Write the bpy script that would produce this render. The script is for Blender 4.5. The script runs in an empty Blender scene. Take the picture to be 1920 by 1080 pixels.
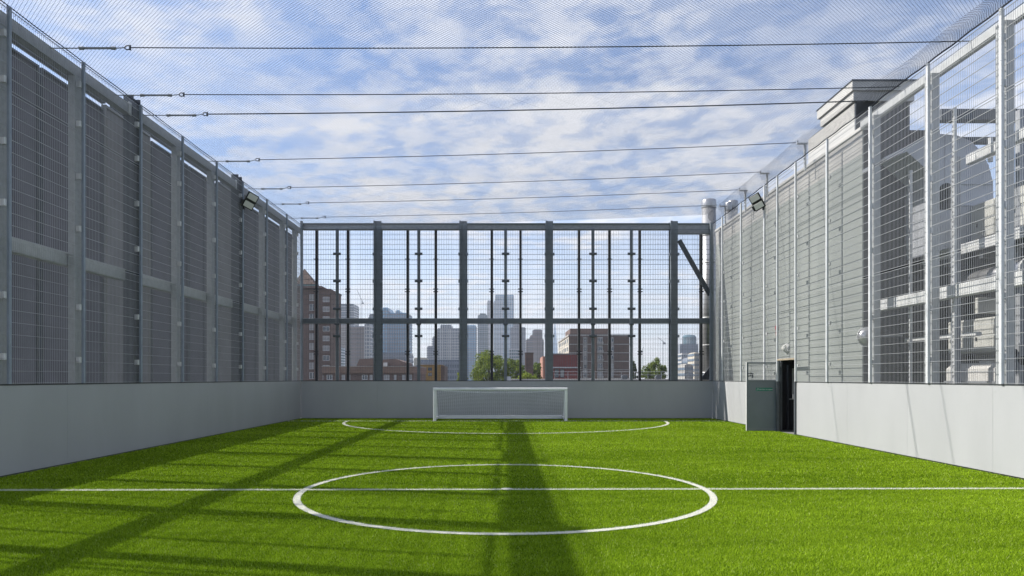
import bpy, math, random
import numpy as np
from mathutils import Vector, Matrix
random.seed(7); rng = np.random.default_rng(7)
R = math.radians
scene = bpy.context.scene
col = scene.collection

# ------------------------------------------------------------------ camera, sky, sun, exposure
FPX, VX, VY, EYE = 1310.0, 950.0, 709.0, 1.6
cam_d = bpy.data.cameras.new('camera'); cam = bpy.data.objects.new('camera', cam_d); col.objects.link(cam)
cam.location = (0, 0, EYE); cam.rotation_euler = (R(90), 0, 0)
cam_d.sensor_width = 36; cam_d.lens = FPX / 1920 * 36
cam_d.shift_x = (960 - VX) / 1920; cam_d.shift_y = (VY - 540) / 1920
cam_d.clip_start = 0.05; cam_d.clip_end = 20000
scene.camera = cam

SUN_TO = Vector((-1.165, 0.265, 1.0)).normalized()
sd = bpy.data.lights.new('sun', 'SUN'); sun = bpy.data.objects.new('sun', sd); col.objects.link(sun)
sd.energy = 5.0; sd.angle = R(0.53); sd.color = (1.0, 0.95, 0.87)
sun.rotation_euler = SUN_TO.to_track_quat('Z', 'Y').to_euler()
sun.location = (-20, 5, 20)

scene.view_settings.view_transform = 'Standard'
scene.view_settings.look = 'None'
scene.view_settings.exposure = 0.9
scene.view_settings.gamma = 1.0
scene.view_settings.use_curve_mapping = False

world = bpy.data.worlds.new('World'); scene.world = world; world.use_nodes = True
wn = world.node_tree.nodes; wl = world.node_tree.links; wn.clear()
def N(nt, t, **kw):
    n = nt.nodes.new(t)
    for k, v in kw.items(): setattr(n, k, v)
    return n
W = world.node_tree
w_out = N(W, 'ShaderNodeOutputWorld'); bg = N(W, 'ShaderNodeBackground'); bg.inputs['Strength'].default_value = 0.1
sky = N(W, 'ShaderNodeTexSky', sky_type='NISHITA', sun_disc=False)
sky.sun_elevation = math.asin(SUN_TO.z); sky.sun_rotation = math.atan2(SUN_TO.x, SUN_TO.y)
sky.altitude = 50; sky.air_density = 1.0; sky.dust_density = 0.6; sky.ozone_density = 1.5
tc = N(W, 'ShaderNodeTexCoord'); sep = N(W, 'ShaderNodeSeparateXYZ'); wl.new(tc.outputs['Generated'], sep.inputs[0])
def M2(nt, op, a, b=None, clamp=False):
    m = N(nt, 'ShaderNodeMath', operation=op); m.use_clamp = clamp
    for i, v in enumerate((a, b)):
        if v is None: continue
        if isinstance(v, (int, float)): m.inputs[i].default_value = v
        else: nt.links.new(v, m.inputs[i])
    return m.outputs[0]
zc = M2(W, 'MAXIMUM', sep.outputs['Z'], 0.0)
den = M2(W, 'ADD', zc, 0.10)
u = M2(W, 'DIVIDE', sep.outputs['X'], den); v = M2(W, 'DIVIDE', sep.outputs['Y'], den)
comb = N(W, 'ShaderNodeCombineXYZ'); wl.new(u, comb.inputs[0]); wl.new(v, comb.inputs[1])
mp = N(W, 'ShaderNodeMapping'); mp.inputs['Rotation'].default_value = (0, 0, R(28)); wl.new(comb.outputs[0], mp.inputs[0])
def noise(nt, vec, scale, detail, rough, dist=0.0, lac=2.0):
    n = N(nt, 'ShaderNodeTexNoise'); n.inputs['Scale'].default_value = scale; n.inputs['Detail'].default_value = detail
    n.inputs['Roughness'].default_value = rough; n.inputs['Distortion'].default_value = dist; n.inputs['Lacunarity'].default_value = lac
    nt.links.new(vec, n.inputs['Vector']); return n.outputs['Fac']
def ramp(nt, fac, p0, p1, c0=0.0, c1=1.0):
    r = N(nt, 'ShaderNodeMapRange'); r.interpolation_type = 'SMOOTHSTEP'
    for i, x in enumerate((p0, p1, c0, c1)): r.inputs[i + 1].default_value = x
    nt.links.new(fac, r.inputs[0]); return r.outputs[0]
CLX, CLY = -6.1, 5.2
mpb = N(W, 'ShaderNodeMapping'); mpb.inputs['Scale'].default_value = (1.0, 1.1, 1); mpb.inputs['Location'].default_value = (CLX, CLY, 0)
wl.new(mp.outputs[0], mpb.inputs[0])
cover = ramp(W, noise(W, mpb.outputs[0], 0.62, 3, 0.5, 0.3), 0.33, 0.56)
puff = ramp(W, noise(W, mpb.outputs[0], 8.2, 6, 0.56, 0.2), 0.36, 0.62)
wisp = ramp(W, noise(W, mpb.outputs[0], 1.5, 7, 0.55, 0.5), 0.34, 0.72)
body = M2(W, 'ADD', M2(W, 'MULTIPLY', puff, 0.62), M2(W, 'MULTIPLY', wisp, 0.48), True)
f1 = M2(W, 'MULTIPLY', cover, body)
veil = M2(W, 'ADD', M2(W, 'MULTIPLY', f1, 0.95), M2(W, 'MULTIPLY', wisp, 0.20), True)
hz = ramp(W, sep.outputs['Z'], -0.02, 0.42, 0.95, 0.0)        # thin high cloud thickening towards the horizon
fac = M2(W, 'MAXIMUM', veil, M2(W, 'MULTIPLY', hz, M2(W, 'ADD', M2(W, 'MULTIPLY', wisp, 0.5), 0.6), True))
mixc = N(W, 'ShaderNodeMix', data_type='RGBA'); wl.new(fac, mixc.inputs['Factor'])
gam = N(W, 'ShaderNodeMix', data_type='RGBA', blend_type='MULTIPLY'); gam.inputs['Factor'].default_value = 1.0
gam.inputs['B'].default_value = (0.74, 0.87, 1.06, 1)
wl.new(sky.outputs[0], gam.inputs['A'])
wl.new(gam.outputs['Result'], mixc.inputs['A']); mixc.inputs['B'].default_value = (5.4, 5.5, 5.85, 1)
wl.new(mixc.outputs['Result'], bg.inputs[0]); wl.new(bg.outputs[0], w_out.inputs[0])

# ------------------------------------------------------------------ helpers
def at(px, py, Y):
    return Vector(((px - VX) / FPX * Y, Y, EYE - (py - VY) / FPX * Y))
def ax(px, Y): return (px - VX) / FPX * Y
def az(py, Y): return EYE - (py - VY) / FPX * Y
def yl(px, X): return FPX * X / (px - VX)      # depth at which a plane x = X shows at column px

ALB = 0.62     # the photograph is exposed about one stop up, so surfaces are that much darker than they look
def mat(name, color, rough=0.6, metal=0.0, var=0.0, vscale=3.0, bump=0.0, bscale=40.0, stretch=(1, 1, 1), spec=0.5, var2=None):
    color = [c*ALB for c in color]
    m = bpy.data.materials.new(name); m.use_nodes = True; nt = m.node_tree; b = nt.nodes['Principled BSDF']
    b.inputs['Base Color'].default_value = (*color, 1); b.inputs['Roughness'].default_value = rough
    b.inputs['Metallic'].default_value = metal; b.inputs['Specular IOR Level'].default_value = spec
    if var or bump:
        t = N(nt, 'ShaderNodeTexCoord'); g = N(nt, 'ShaderNodeNewGeometry'); mpp = N(nt, 'ShaderNodeMapping'); mpp.inputs['Scale'].default_value = stretch
        nt.links.new(g.outputs['Position'], mpp.inputs[0])
        if var:
            f = ramp(nt, noise(nt, mpp.outputs[0], vscale, 6, 0.6), 0.3, 0.7)
            mx = N(nt, 'ShaderNodeMix', data_type='RGBA'); nt.links.new(f, mx.inputs['Factor'])
            mx.inputs['A'].default_value = (*[c * (1 - var) for c in color], 1)
            c2 = var2 or [min(1, c * (1 + var)) for c in color]
            mx.inputs['B'].default_value = (*c2, 1)
            nt.links.new(mx.outputs['Result'], b.inputs['Base Color'])
        if bump:
            bp = N(nt, 'ShaderNodeBump'); bp.inputs['Strength'].default_value = bump; bp.inputs['Distance'].default_value = 0.01
            nt.links.new(noise(nt, mpp.outputs[0], bscale, 4, 0.6), bp.inputs['Height']); nt.links.new(bp.outputs[0], b.inputs['Normal'])
    return m
M = {}
M['board'] = mat('board', (0.565, 0.575, 0.59), 0.45, var=0.045, vscale=0.9, stretch=(1, 1, 0.3))
def scuffs(m):
    nt = m.node_tree; b = nt.nodes['Principled BSDF']; l = b.inputs['Base Color'].links[0]; src = l.from_socket
    g = N(nt, 'ShaderNodeNewGeometry'); f = ramp(nt, noise(nt, g.outputs['Position'], 5.5, 9, 0.72, 1.2), 0.60, 0.72, 0.0, 0.16)
    mx = N(nt, 'ShaderNodeMix', data_type='RGBA'); nt.links.new(f, mx.inputs['Factor']); nt.links.new(src, mx.inputs['A']); mx.inputs['B'].default_value = (.16, .17, .15, 1)
    nt.links.new(mx.outputs['Result'], b.inputs['Base Color'])
scuffs(M['board'])
M['cap'] = mat('cap', (0.05, 0.055, 0.06), 0.5)
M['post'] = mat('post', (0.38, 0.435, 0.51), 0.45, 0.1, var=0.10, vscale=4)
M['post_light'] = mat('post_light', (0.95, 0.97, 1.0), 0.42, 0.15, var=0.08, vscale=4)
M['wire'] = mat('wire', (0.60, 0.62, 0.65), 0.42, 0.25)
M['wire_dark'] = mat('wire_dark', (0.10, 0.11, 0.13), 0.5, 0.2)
M['galv'] = mat('galv', (0.44, 0.46, 0.49), 0.5, 0.25, var=0.11, vscale=9, bump=0.1, bscale=30)
M['galv_left'] = mat('galv_left', (0.58, 0.60, 0.61), 0.5, 0.1, var=0.10, vscale=9)
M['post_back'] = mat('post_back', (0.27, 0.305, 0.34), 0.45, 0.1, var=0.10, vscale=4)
M['galv_light'] = mat('galv_light', (0.85, 0.86, 0.86), 0.5, 0.2, var=0.18, vscale=4)
M['steel_dark'] = mat('steel_dark', (0.13, 0.145, 0.165), 0.5, 0.1, var=0.15, vscale=6)
M['black'] = mat('black', (0.018, 0.02, 0.023), 0.5)
M['fin'] = mat('fin', (0.20, 0.20, 0.225), 0.6, var=0.12, vscale=1.5)
M['fin_light'] = mat('fin_light', (0.34, 0.34, 0.34), 0.6, var=0.12, vscale=1.5)
M['cable'] = mat('cable', (0.10, 0.11, 0.12), 0.45, 0.5)
M['net'] = mat('net', (0.035, 0.045, 0.07), 0.8)
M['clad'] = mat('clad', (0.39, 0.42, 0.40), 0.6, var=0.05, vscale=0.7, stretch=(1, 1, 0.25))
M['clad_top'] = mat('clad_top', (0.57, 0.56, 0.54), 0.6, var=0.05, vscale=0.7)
M['dark_wall'] = mat('dark_wall', (0.045, 0.045, 0.050), 0.7, var=0.15, vscale=1.2)
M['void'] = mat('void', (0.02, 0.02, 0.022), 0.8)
M['white_clad'] = mat('white_clad', (0.74, 0.73, 0.70), 0.55, var=0.04, vscale=1)
M['unit'] = mat('unit', (0.66, 0.66, 0.62), 0.5, var=0.10, vscale=2)
M['silver'] = mat('silver', (0.60, 0.625, 0.68), 0.45, 0.3, var=0.10, vscale=1.5)
M['foil'] = mat('foil', (0.72, 0.72, 0.74), 0.3, 0.7, bump=0.8, bscale=9)
M['flue'] = mat('flue', (0.80, 0.80, 0.80), 0.32, 0.75, var=0.06, vscale=6, stretch=(1, 1, 3))
M['goal'] = mat('goal', (1.3, 1.31, 1.34), 0.35, var=0.03, vscale=5)
M['goal_net'] = mat('goal_net', (1.2, 1.22, 1.28), 0.8)
M['gate'] = mat('gate', (0.25, 0.285, 0.31), 0.5, var=0.06, vscale=2)
M['sign'] = mat('sign', (0.0, 0.26, 0.15), 0.4)
M['white'] = mat('white', (0.95, 0.95, 0.95), 0.4)
M['lens'] = mat('lens', (0.95, 0.95, 0.90), 0.4, spec=0.4)
M['red'] = mat('red', (0.55, 0.03, 0.04), 0.4)
M['rubber'] = mat('rubber', (0.02, 0.02, 0.02), 0.9)
M['deck'] = mat('deck', (0.28, 0.28, 0.27), 0.9, var=0.15, vscale=1)
M['ground'] = mat('ground', (0.09, 0.09, 0.085), 0.95, var=0.4, vscale=0.02)
M['timber'] = mat('timber', (0.45, 0.38, 0.28), 0.7, var=0.1)

class MB:
    def __init__(s): s.v = []; s.f = []
    def quad(s, a, b, c, d):
        n = len(s.v); s.v += [tuple(a), tuple(b), tuple(c), tuple(d)]; s.f.append((n, n+1, n+2, n+3)); return s
    def box(s, x0, x1, y0, y1, z0, z1):
        n = len(s.v)
        s.v += [(x0,y0,z0),(x1,y0,z0),(x1,y1,z0),(x0,y1,z0),(x0,y0,z1),(x1,y0,z1),(x1,y1,z1),(x0,y1,z1)]
        s.f += [(n,n+3,n+2,n+1),(n+4,n+5,n+6,n+7),(n,n+1,n+5,n+4),(n+1,n+2,n+6,n+5),(n+2,n+3,n+7,n+6),(n+3,n,n+4,n+7)]
        return s
    def ebox(s, x0, x1, y0, y1, z0, z1, c=0.006):
        """box with chamfered vertical-plane edges (octagonal section in the two smallest directions)"""
        d = (x1-x0, y1-y0, z1-z0); k = d.index(max(d))
        lo = [x0,y0,z0]; hi = [x1,y1,z1]; a, b = [i for i in range(3) if i != k]
        sec = [(lo[a]+c,lo[b]),(hi[a]-c,lo[b]),(hi[a],lo[b]+c),(hi[a],hi[b]-c),(hi[a]-c,hi[b]),(lo[a]+c,hi[b]),(lo[a],hi[b]-c),(lo[a],lo[b]+c)]
        n = len(s.v)
        for e in (lo[k], hi[k]):
            for p, q in sec:
                w = [0,0,0]; w[k] = e; w[a] = p; w[b] = q; s.v.append(tuple(w))
        for i in range(8): s.f.append((n+i, n+(i+1)%8, n+8+(i+1)%8, n+8+i))
        s.f.append(tuple(n+i for i in reversed(range(8)))); s.f.append(tuple(n+8+i for i in range(8)))
        return s
    def tube(s, p, q, r, n=6, r2=None, cap=True):
        p = Vector(p); q = Vector(q); d = (q-p)
        if d.length < 1e-6: return s
        d.normalize(); a = d.orthogonal().normalized(); b = d.cross(a); k = len(s.v); r2 = r if r2 is None else r2
        for c, rr in ((p, r), (q, r2)):
            for i in range(n):
                t = 2*math.pi*i/n + math.pi/n; s.v.append(tuple(c + a*math.cos(t)*rr + b*math.sin(t)*rr))
        for i in range(n): s.f.append((k+i, k+(i+1)%n, k+n+(i+1)%n, k+n+i))
        if cap: s.f.append(tuple(k+i for i in reversed(range(n)))); s.f.append(tuple(k+n+i for i in range(n)))
        return s
    def path(s, pts, r, n=5):
        for a, b in zip(pts, pts[1:]): s.tube(a, b, r, n, cap=False)
        return s
    def lathe(s, c, prof, n=20, axis='z'):
        k = len(s.v)
        for (r, h) in prof:
            for i in range(n):
                t = 2*math.pi*i/n; x, y = r*math.cos(t), r*math.sin(t)
                p = (x, y, h) if axis == 'z' else ((h, x, y) if axis == 'x' else (x, h, y))
                s.v.append((c[0]+p[0], c[1]+p[1], c[2]+p[2]))
        for j in range(len(prof)-1):
            for i in range(n): s.f.append((k+j*n+i, k+j*n+(i+1)%n, k+(j+1)*n+(i+1)%n, k+(j+1)*n+i))
        s.f.append(tuple(k+i for i in reversed(range(n)))); s.f.append(tuple(k+(len(prof)-1)*n+i for i in range(n)))
        return s
    def prism(s, pts, off):
        """polygon pts (3-D) extruded by off"""
        k = len(s.v); n = len(pts); o = Vector(off)
        s.v += [tuple(p) for p in pts] + [tuple(Vector(p)+o) for p in pts]
        s.f.append(tuple(range(k, k+n))); s.f.append(tuple(reversed(range(k+n, k+2*n))))
        for i in range(n): s.f.append((k+i, k+n+i, k+n+(i+1)%n, k+(i+1)%n))
        return s
    def mesh(s, name, m):
        me = bpy.data.meshes.new(name); me.from_pydata(s.v, [], s.f); me.update()
        if m: me.materials.append(M[m] if isinstance(m, str) else m)
        return me
    def build(s, name, m, parent=None, smooth=False, fix=False):
        me = s.mesh(name, m)
        if smooth: me.polygons.foreach_set('use_smooth', [True]*len(me.polygons))
        return link(name, me, parent)
def link(name, me, parent=None):
    o = bpy.data.objects.new(name, me); col.objects.link(o)
    if parent:
        o.parent = parent; 
        # parts are modelled in world space: cancel the parent's offset
        o.matrix_parent_inverse = Matrix.Translation(-wloc(parent))
    return o
def wloc(o):
    v = Vector((0,0,0))
    while o: 
        v += o.location
        o = o.parent if False else None
    return v
def tag(o, label=None, cat=None, group=None, kind=None):
    if label: o['label'] = label
    if cat: o['category'] = cat
    if group: o['group'] = group
    if kind: o['kind'] = kind
    return o
def thing(name, loc, label, cat, group=None):
    o = bpy.data.objects.new(name, None); col.objects.link(o); o.location = loc; o.empty_display_size = 0.2
    return tag(o, label, cat, group)
# sub-parts: parent is a mesh at location 0 under its thing, so its own offset is already nil
def sub(mb, name, m, parent, smooth=False):
    me = mb.mesh(name, m) if isinstance(mb, MB) else mb
    if smooth: me.polygons.foreach_set('use_smooth', [True]*len(me.polygons))
    o = bpy.data.objects.new(name, me); col.objects.link(o); o.parent = parent
    return o
def place(me, name, parent, loc, rz=0.0, scale=None):
    """copy of a shared mesh at a world position under a thing or a part"""
    o = bpy.data.objects.new(name, me); col.objects.link(o); o.parent = parent
    if parent and parent.type == 'EMPTY': o.matrix_parent_inverse = Matrix.Translation(-parent.location)
    o.location = loc; o.rotation_euler = (0, 0, rz)
    if scale: o.scale = scale
    return o

# ------------------------------------------------------------------ pitch dimensions
XL, XR, YB = -8.14, 8.14, 27.65
BH = 1.49          # height of the rebound boards
FT = 7.64          # top of the mesh
LP = [1.2, 3.25, 5.3, 7.35, 9.4, 11.4, 13.4, 15.5, 17.5, 19.56, 21.5, 23.65, 25.8]         # left posts
RP = [1.2, 3.25, 5.3, 7.35, 9.4, 11.46, 13.46, 15.6, 17.7, 19.62, 20.95, 22.0, 24.2, 26.3]  # right posts
DY0, DY1, DH = 19.65, 20.92, 2.12   # gate opening

# ------------------------------------------------------------------ ground, roof deck, turf
o = MB().quad((-4000,-600,-14),(4000,-600,-14),(4000,4000,-14),(-4000,4000,-14)).build('ground','ground'); tag(o, kind='structure')
o = MB().box(-9.6, 24, -10, 30, -13.9, -0.06).build('roof_deck','deck'); tag(o, kind='structure')

LW = 0.085
CX, CY, CR = -0.02, 10.0, 2.86
DX, DYC, DR = -0.03, 25.93, 5.86
def line_mask(x, y):
    hl = np.abs(y - (10.02 + 0.0105*x)) < LW/2
    r = np.hypot(x-CX, y-CY); ci = np.abs(r-CR) < LW/2*1.1
    gl = (np.abs(y-DYC) < LW/2*1.3)
    r2 = np.hypot(x-DX, y-DYC); d = (np.abs(r2-DR) < LW/2*1.2) & (y <= DYC+0.05)
    sp = np.hypot(x-CX-.02, y-CY-0.02) < 0.085
    return hl | ci | gl | d | sp

turf = MB().quad((XL,-8,0),(XR,-8,0),(XR,YB,0),(XL,YB,0))
m = bpy.data.materials.new('turf_base'); m.use_nodes = True; nt = m.node_tree; b = nt.nodes['Principled BSDF']
g = N(nt, 'ShaderNodeNewGeometry')
f = noise(nt, g.outputs['Position'], 90, 3, 0.7)
mx = N(nt, 'ShaderNodeMix', data_type='RGBA'); nt.links.new(ramp(nt, f, 0.35, 0.65), mx.inputs['Factor'])
mx.inputs['A'].default_value = (0.02, 0.045, 0.002, 1); mx.inputs['B'].default_value = (0.08, 0.14, 0.006, 1)
nt.links.new(mx.outputs['Result'], b.inputs['Base Color']); b.inputs['Roughness'].default_value = 0.9; b.inputs['Specular IOR Level'].default_value = 0.0
M['turf_base'] = m
o = turf.build('turf', 'turf_base'); tag(o, kind='structure')
# painted lines (backing), each a sheet 4 mm above the turf backing
M['line'] = mat('line', (0.8, 0.8, 0.7), 0.9, var=0.1, vscale=60)
lines = bpy.data.objects.new('pitch_lines', None); col.objects.link(lines); tag(lines, kind='structure')
def ring(cx, cy, r, w, a0, a1, n, z):
    mb = MB()
    for i in range(n):
        t0 = a0+(a1-a0)*i/n; t1 = a0+(a1-a0)*(i+1)/n
        mb.quad((cx+(r-w/2)*math.cos(t0), cy+(r-w/2)*math.sin(t0), z), (cx+(r+w/2)*math.cos(t0), cy+(r+w/2)*math.sin(t0), z),
                (cx+(r+w/2)*math.cos(t1), cy+(r+w/2)*math.sin(t1), z), (cx+(r-w/2)*math.cos(t1), cy+(r-w/2)*math.sin(t1), z))
    return mb
MB().quad((XL,10.02+.0105*XL-LW/2,.004),(XR,10.02+.0105*XR-LW/2,.004),(XR,10.02+.0105*XR+LW/2,.004),(XL,10.02+.0105*XL+LW/2,.004)).build('halfway_line','line',lines)
ring(CX,CY,CR,LW*1.1,0,2*math.pi,120,.008).build('centre_circle','line',lines)
MB().quad((XL,DYC-.055,.004),(XR,DYC-.055,.004),(XR,DYC+.055,.004),(XL,DYC+.055,.004)).build('goal_line','line',lines)
ring(DX,DYC,DR,LW*1.2,math.pi,2*math.pi,90,.008).build('penalty_arc','line',lines)
MB().lathe((CX+.02,CY+.02,.012),[(0.085,0),(0.085,0.001)],16).build('centre_spot','line',lines)

# turf fibres: thin upright triangles, denser near the camera
def blades():
    P = []
    for (y0, y1, d, w, h) in ((3.2, 5.4, 1500, .006, .026), (5.4, 7.6, 13000, .0026, .022), (7.6, 10.5, 7000, .0038, .023), (10.5, 15, 2800, .0060, .026), (15, 21, 1400, .009, .030), (21, 27.6, 900, .012, .032)):
        n = int(d*(y1-y0)*16.2)
        x = rng.uniform(XL+.02, XR-.02, n); y = rng.uniform(y0, y1, n)
        if y1 < 11: k = np.abs(x) < y*0.80+0.5; x = x[k]; y = y[k]
        n = len(x)
        th = rng.uniform(0, 2*np.pi, n); hh = h*rng.uniform(.6, 1.25, n); ww = w*rng.uniform(.7, 1.4, n)
        lx = rng.normal(0, .55, n)*hh; ly = rng.normal(-.12, .55, n)*hh
        P.append((x, y, th, hh, ww, lx, ly))
    x, y, th, hh, ww, lx, ly = [np.concatenate(c) for c in zip(*P)]
    n = len(x)
    V = np.empty((n, 3, 3), np.float32)
    V[:,0,0] = x-np.cos(th)*ww/2; V[:,0,1] = y-np.sin(th)*ww/2; V[:,0,2] = 0.0
    V[:,1,0] = x+np.cos(th)*ww/2; V[:,1,1] = y+np.sin(th)*ww/2; V[:,1,2] = 0.0
    V[:,2,0] = x+lx; V[:,2,1] = y+ly; V[:,2,2] = hh
    me = bpy.data.meshes.new('turf_fibres'); me.vertices.add(n*3); me.vertices.foreach_set('co', V.ravel())
    me.loops.add(n*3); me.loops.foreach_set('vertex_index', np.arange(n*3, dtype=np.int32))
    me.polygons.add(n); me.polygons.foreach_set('loop_start', np.arange(0, n*3, 3, dtype=np.int32)); me.polygons.foreach_set('loop_total', np.full(n, 3, np.int32))
    me.update(calc_edges=True)
    # fibre colour: two greens, patchy, white in the lines
    ph = rng.uniform(0, 6.28, 8); kx = rng.normal(0, 1.6, 8); ky = rng.normal(0, 1.1, 8)
    patch = sum(np.sin(kx[i]*x+ky[i]*y+ph[i]) for i in range(8))/8
    kx2 = rng.normal(0, 5, 14); ky2 = rng.normal(0, 9, 14); ph2 = rng.uniform(0, 6.28, 14)
    patch2 = sum(np.sin(kx2[i]*x+ky2[i]*y+ph2[i]) for i in range(14))/14
    seam = 0.05*np.sign(np.sin((y+.4)*math.pi/1.98))        # turf rolls laid across the pitch, pile leaning alternately
    t = np.clip(0.5+0.27*rng.normal(0, 1, n)+patch*0.22+patch2*.34+seam, 0, 1)[:,None]
    c = (1-t)*np.array([.085,.165,.004])+t*np.array([.40,.57,.034])
    pale = rng.random(n) < .035; c[pale] = [.55,.62,.20]
    wm = line_mask(x, y); c[wm] = np.array([.80,.80,.70])*rng.uniform(.85,1.05,(wm.sum(),1))
    C = np.ones((n,3,4), np.float32); C[:,:,:3] = c[:,None,:]
    a = me.color_attributes.new('fibre', 'FLOAT_COLOR', 'POINT'); a.data.foreach_set('color', C.ravel())
    return me
me = blades()
m = bpy.data.materials.new('fibre'); m.use_nodes = True; nt = m.node_tree; b = nt.nodes['Principled BSDF']
a = N(nt, 'ShaderNodeAttribute', attribute_name='fibre'); nt.links.new(a.outputs['Color'], b.inputs['Base Color'])
b.inputs['Roughness'].default_value = 0.8; b.inputs['Specular IOR Level'].default_value = 0.0
tr = N(nt, 'ShaderNodeBsdfTranslucent'); nt.links.new(a.outputs['Color'], tr.inputs[0]); ms = N(nt, 'ShaderNodeMixShader'); ms.inputs[0].default_value = .28
nt.links.new(b.outputs[0], ms.inputs[1]); nt.links.new(tr.outputs[0], ms.inputs[2]); nt.links.new(ms.outputs[0], nt.nodes['Material Output'].inputs[0])
me.materials.append(m)
o = link('turf_fibres', me); tag(o, 'short green artificial grass fibres with white fibres in the line markings', 'turf', kind='stuff')

# ------------------------------------------------------------------ rebound boards
def rebound(label, loc, segs, side):
    t = thing('rebound_wall', loc, label, 'wall')
    for (a, b_) in segs:
        g_ = 0.0015
        if side == 'L': MB().box(XL-.018, XL, a+g_, b_-g_, .025, BH-.012).build('board_panel','board',t)
        elif side == 'R': MB().box(XR, XR+.018, a+g_, b_-g_, .025, BH-.012).build('board_panel','board',t)
        else: MB().box(a+g_, b_-g_, YB, YB+.018, .025, BH-.012).build('board_panel','board',t)
    runs = []
    for (a, b_) in segs:
        if runs and abs(runs[-1][1]-a) < 1e-6: runs[-1][1] = b_
        else: runs.append([a, b_])
    for (a, b_) in runs:
        if side == 'L': MB().box(XL-.06, XL+.004, a, b_, BH-.011, BH+.012).build('capping_rail','cap',t); MB().box(XL-.06, XL-.021, a, b_, 0, BH-.013).build('backing','cap',t)
        elif side == 'R': MB().box(XR-.004, XR+.06, a, b_, BH-.011, BH+.012).build('capping_rail','cap',t); MB().box(XR+.021, XR+.06, a, b_, 0, BH-.013).build('backing','cap',t)
        else: MB().box(a, b_, YB-.004, YB+.06, BH-.011, BH+.012).build('capping_rail','cap',t); MB().box(a, b_, YB+.021, YB+.06, 0, BH-.013).build('backing','cap',t)
    return t
le = [-8,-5.1,-2.1,.9,3.9,6.9,9.9,12.95,15.98,19.0,22.0,25.0,YB]
rebound('white painted rebound wall in shade along the left side of the pitch', (XL,10,0), list(zip(le, le[1:])), 'L')
re_ = [-8,-5.3,-2.3,.7,3.7,6.7,9.2,11.7,14.2,16.7,DY0]
rebound('sunlit white rebound wall along the right side, broken by the gate opening', (XR,10,0), list(zip(re_, re_[1:]))+[(DY1,22.6),(22.6,25.1),(25.1,YB)], 'R')
be = [XL+.005,-5.1,-2.05,1.0,4.05,XR-.005]
rebound('shaded grey rebound wall across the far end behind the goal', (0,YB,0), list(zip(be, be[1:])), 'B')

# ------------------------------------------------------------------ welded mesh panels
def wires(axis, pos, a, b_, z0, z1, inward, pv=0.05, ph=0.2, rv=.0023, rh=.0027, zrow=None):
    """twin-wire mesh in the plane x=pos ('x') or y=pos ('y')"""
    mb = MB()
    def bx(t0, t1, d0, d1, h0, h1):
        if axis == 'x': mb.box(pos+d0, pos+d1, t0, t1, h0, h1)
        else: mb.box(t0, t1, pos+d0, pos+d1, h0, h1)
    n = max(1, round((b_-a)/pv))
    for i in range(n+1):
        t = a+(b_-a)*i/n; bx(t-rv, t+rv, -rv, rv, z0, z1)
    z = z0+0.012
    rows = []
    while z < z1-0.01: rows.append(z); z += ph
    rows.append(z1-.012)
    for z in rows:
        bx(a, b_, -rv-.001-2*rh, -rv-.001, z-rh, z+rh); bx(a, b_, rv+.001, rv+.001+2*rh, z-rh, z+rh)
    return mb
# clamp plate shared meshes
clamp_me = MB().ebox(-.045,.045,-.03,.03,-.055,.055,.012).mesh('clamp','post')
clampL_me = MB().ebox(-.045,.045,-.03,.03,-.055,.055,.012).mesh('clamp','galv_light')
ZS = [BH+.015, 3.89, 6.29, FT]   # panel lifts

# ---- left fence
lf = thing('mesh_fence', (XL,10,0), 'tall grey wire mesh fence on the left side, standing in front of the dark louvres', 'fence')
def post_x(x, y, s, top, t, m='post', w=.06, d=.05):
    p = MB().ebox(x-d if s < 0 else x, x if s < 0 else x+d, y-w/2, y+w/2, BH+.014, top, .005).build('post', m, t)
    # bolt heads on the inner face
    mb = MB(); z = BH+.12
    while z < top: mb.lathe((x, y, z), [(.011, 0), (.009, .006*(-s))], 6, 'x'); z += .4
    sub(mb, 'bolts', m, p); p.children[0]['kind'] = 'stuff' if False else 'stuff'
    return p
for y in LP+[YB-.06]:
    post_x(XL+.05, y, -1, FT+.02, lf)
ys = LP+[YB-.06]
for a, b_ in zip(ys, ys[1:]):
    mb = MB()
    for z0, z1 in ((ZS[0], ZS[1]-.012), (ZS[1]+.012, ZS[2]-.012), (ZS[2]+.012, ZS[3])):
        w = wires('x', XL, a+.035, b_-.035, z0, z1, 1); k = len(mb.v); mb.v += w.v; mb.f += [tuple(i+k for i in f) for f in w.f]
    mb.build('mesh_panel', 'wire', lf)
BIG = [3.25, 9.4, 15.5, 21.5]
for y in LP[2:]+[27.3]:
    big = y in BIG
    if big:
        c_ = MB().box(-8.42,-8.20,y-.15,y-.135,-.05,7.83).box(-8.42,-8.20,y+.135,y+.15,-.05,7.83).box(-8.32,-8.30,y-.135,y+.135,-.05,7.83).build('column','steel_dark',lf)
    else:
        c_ = MB().ebox(-8.36,-8.22,y-.10,y+.12,-.05,7.37,.012).build('column','galv_left',lf)
    for z in (1.95, 2.95, 4.45, 5.45, 6.45, 7.2):
        place(clampL_me, 'clamp', c_, (-8.165, y-.07, z))
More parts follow.
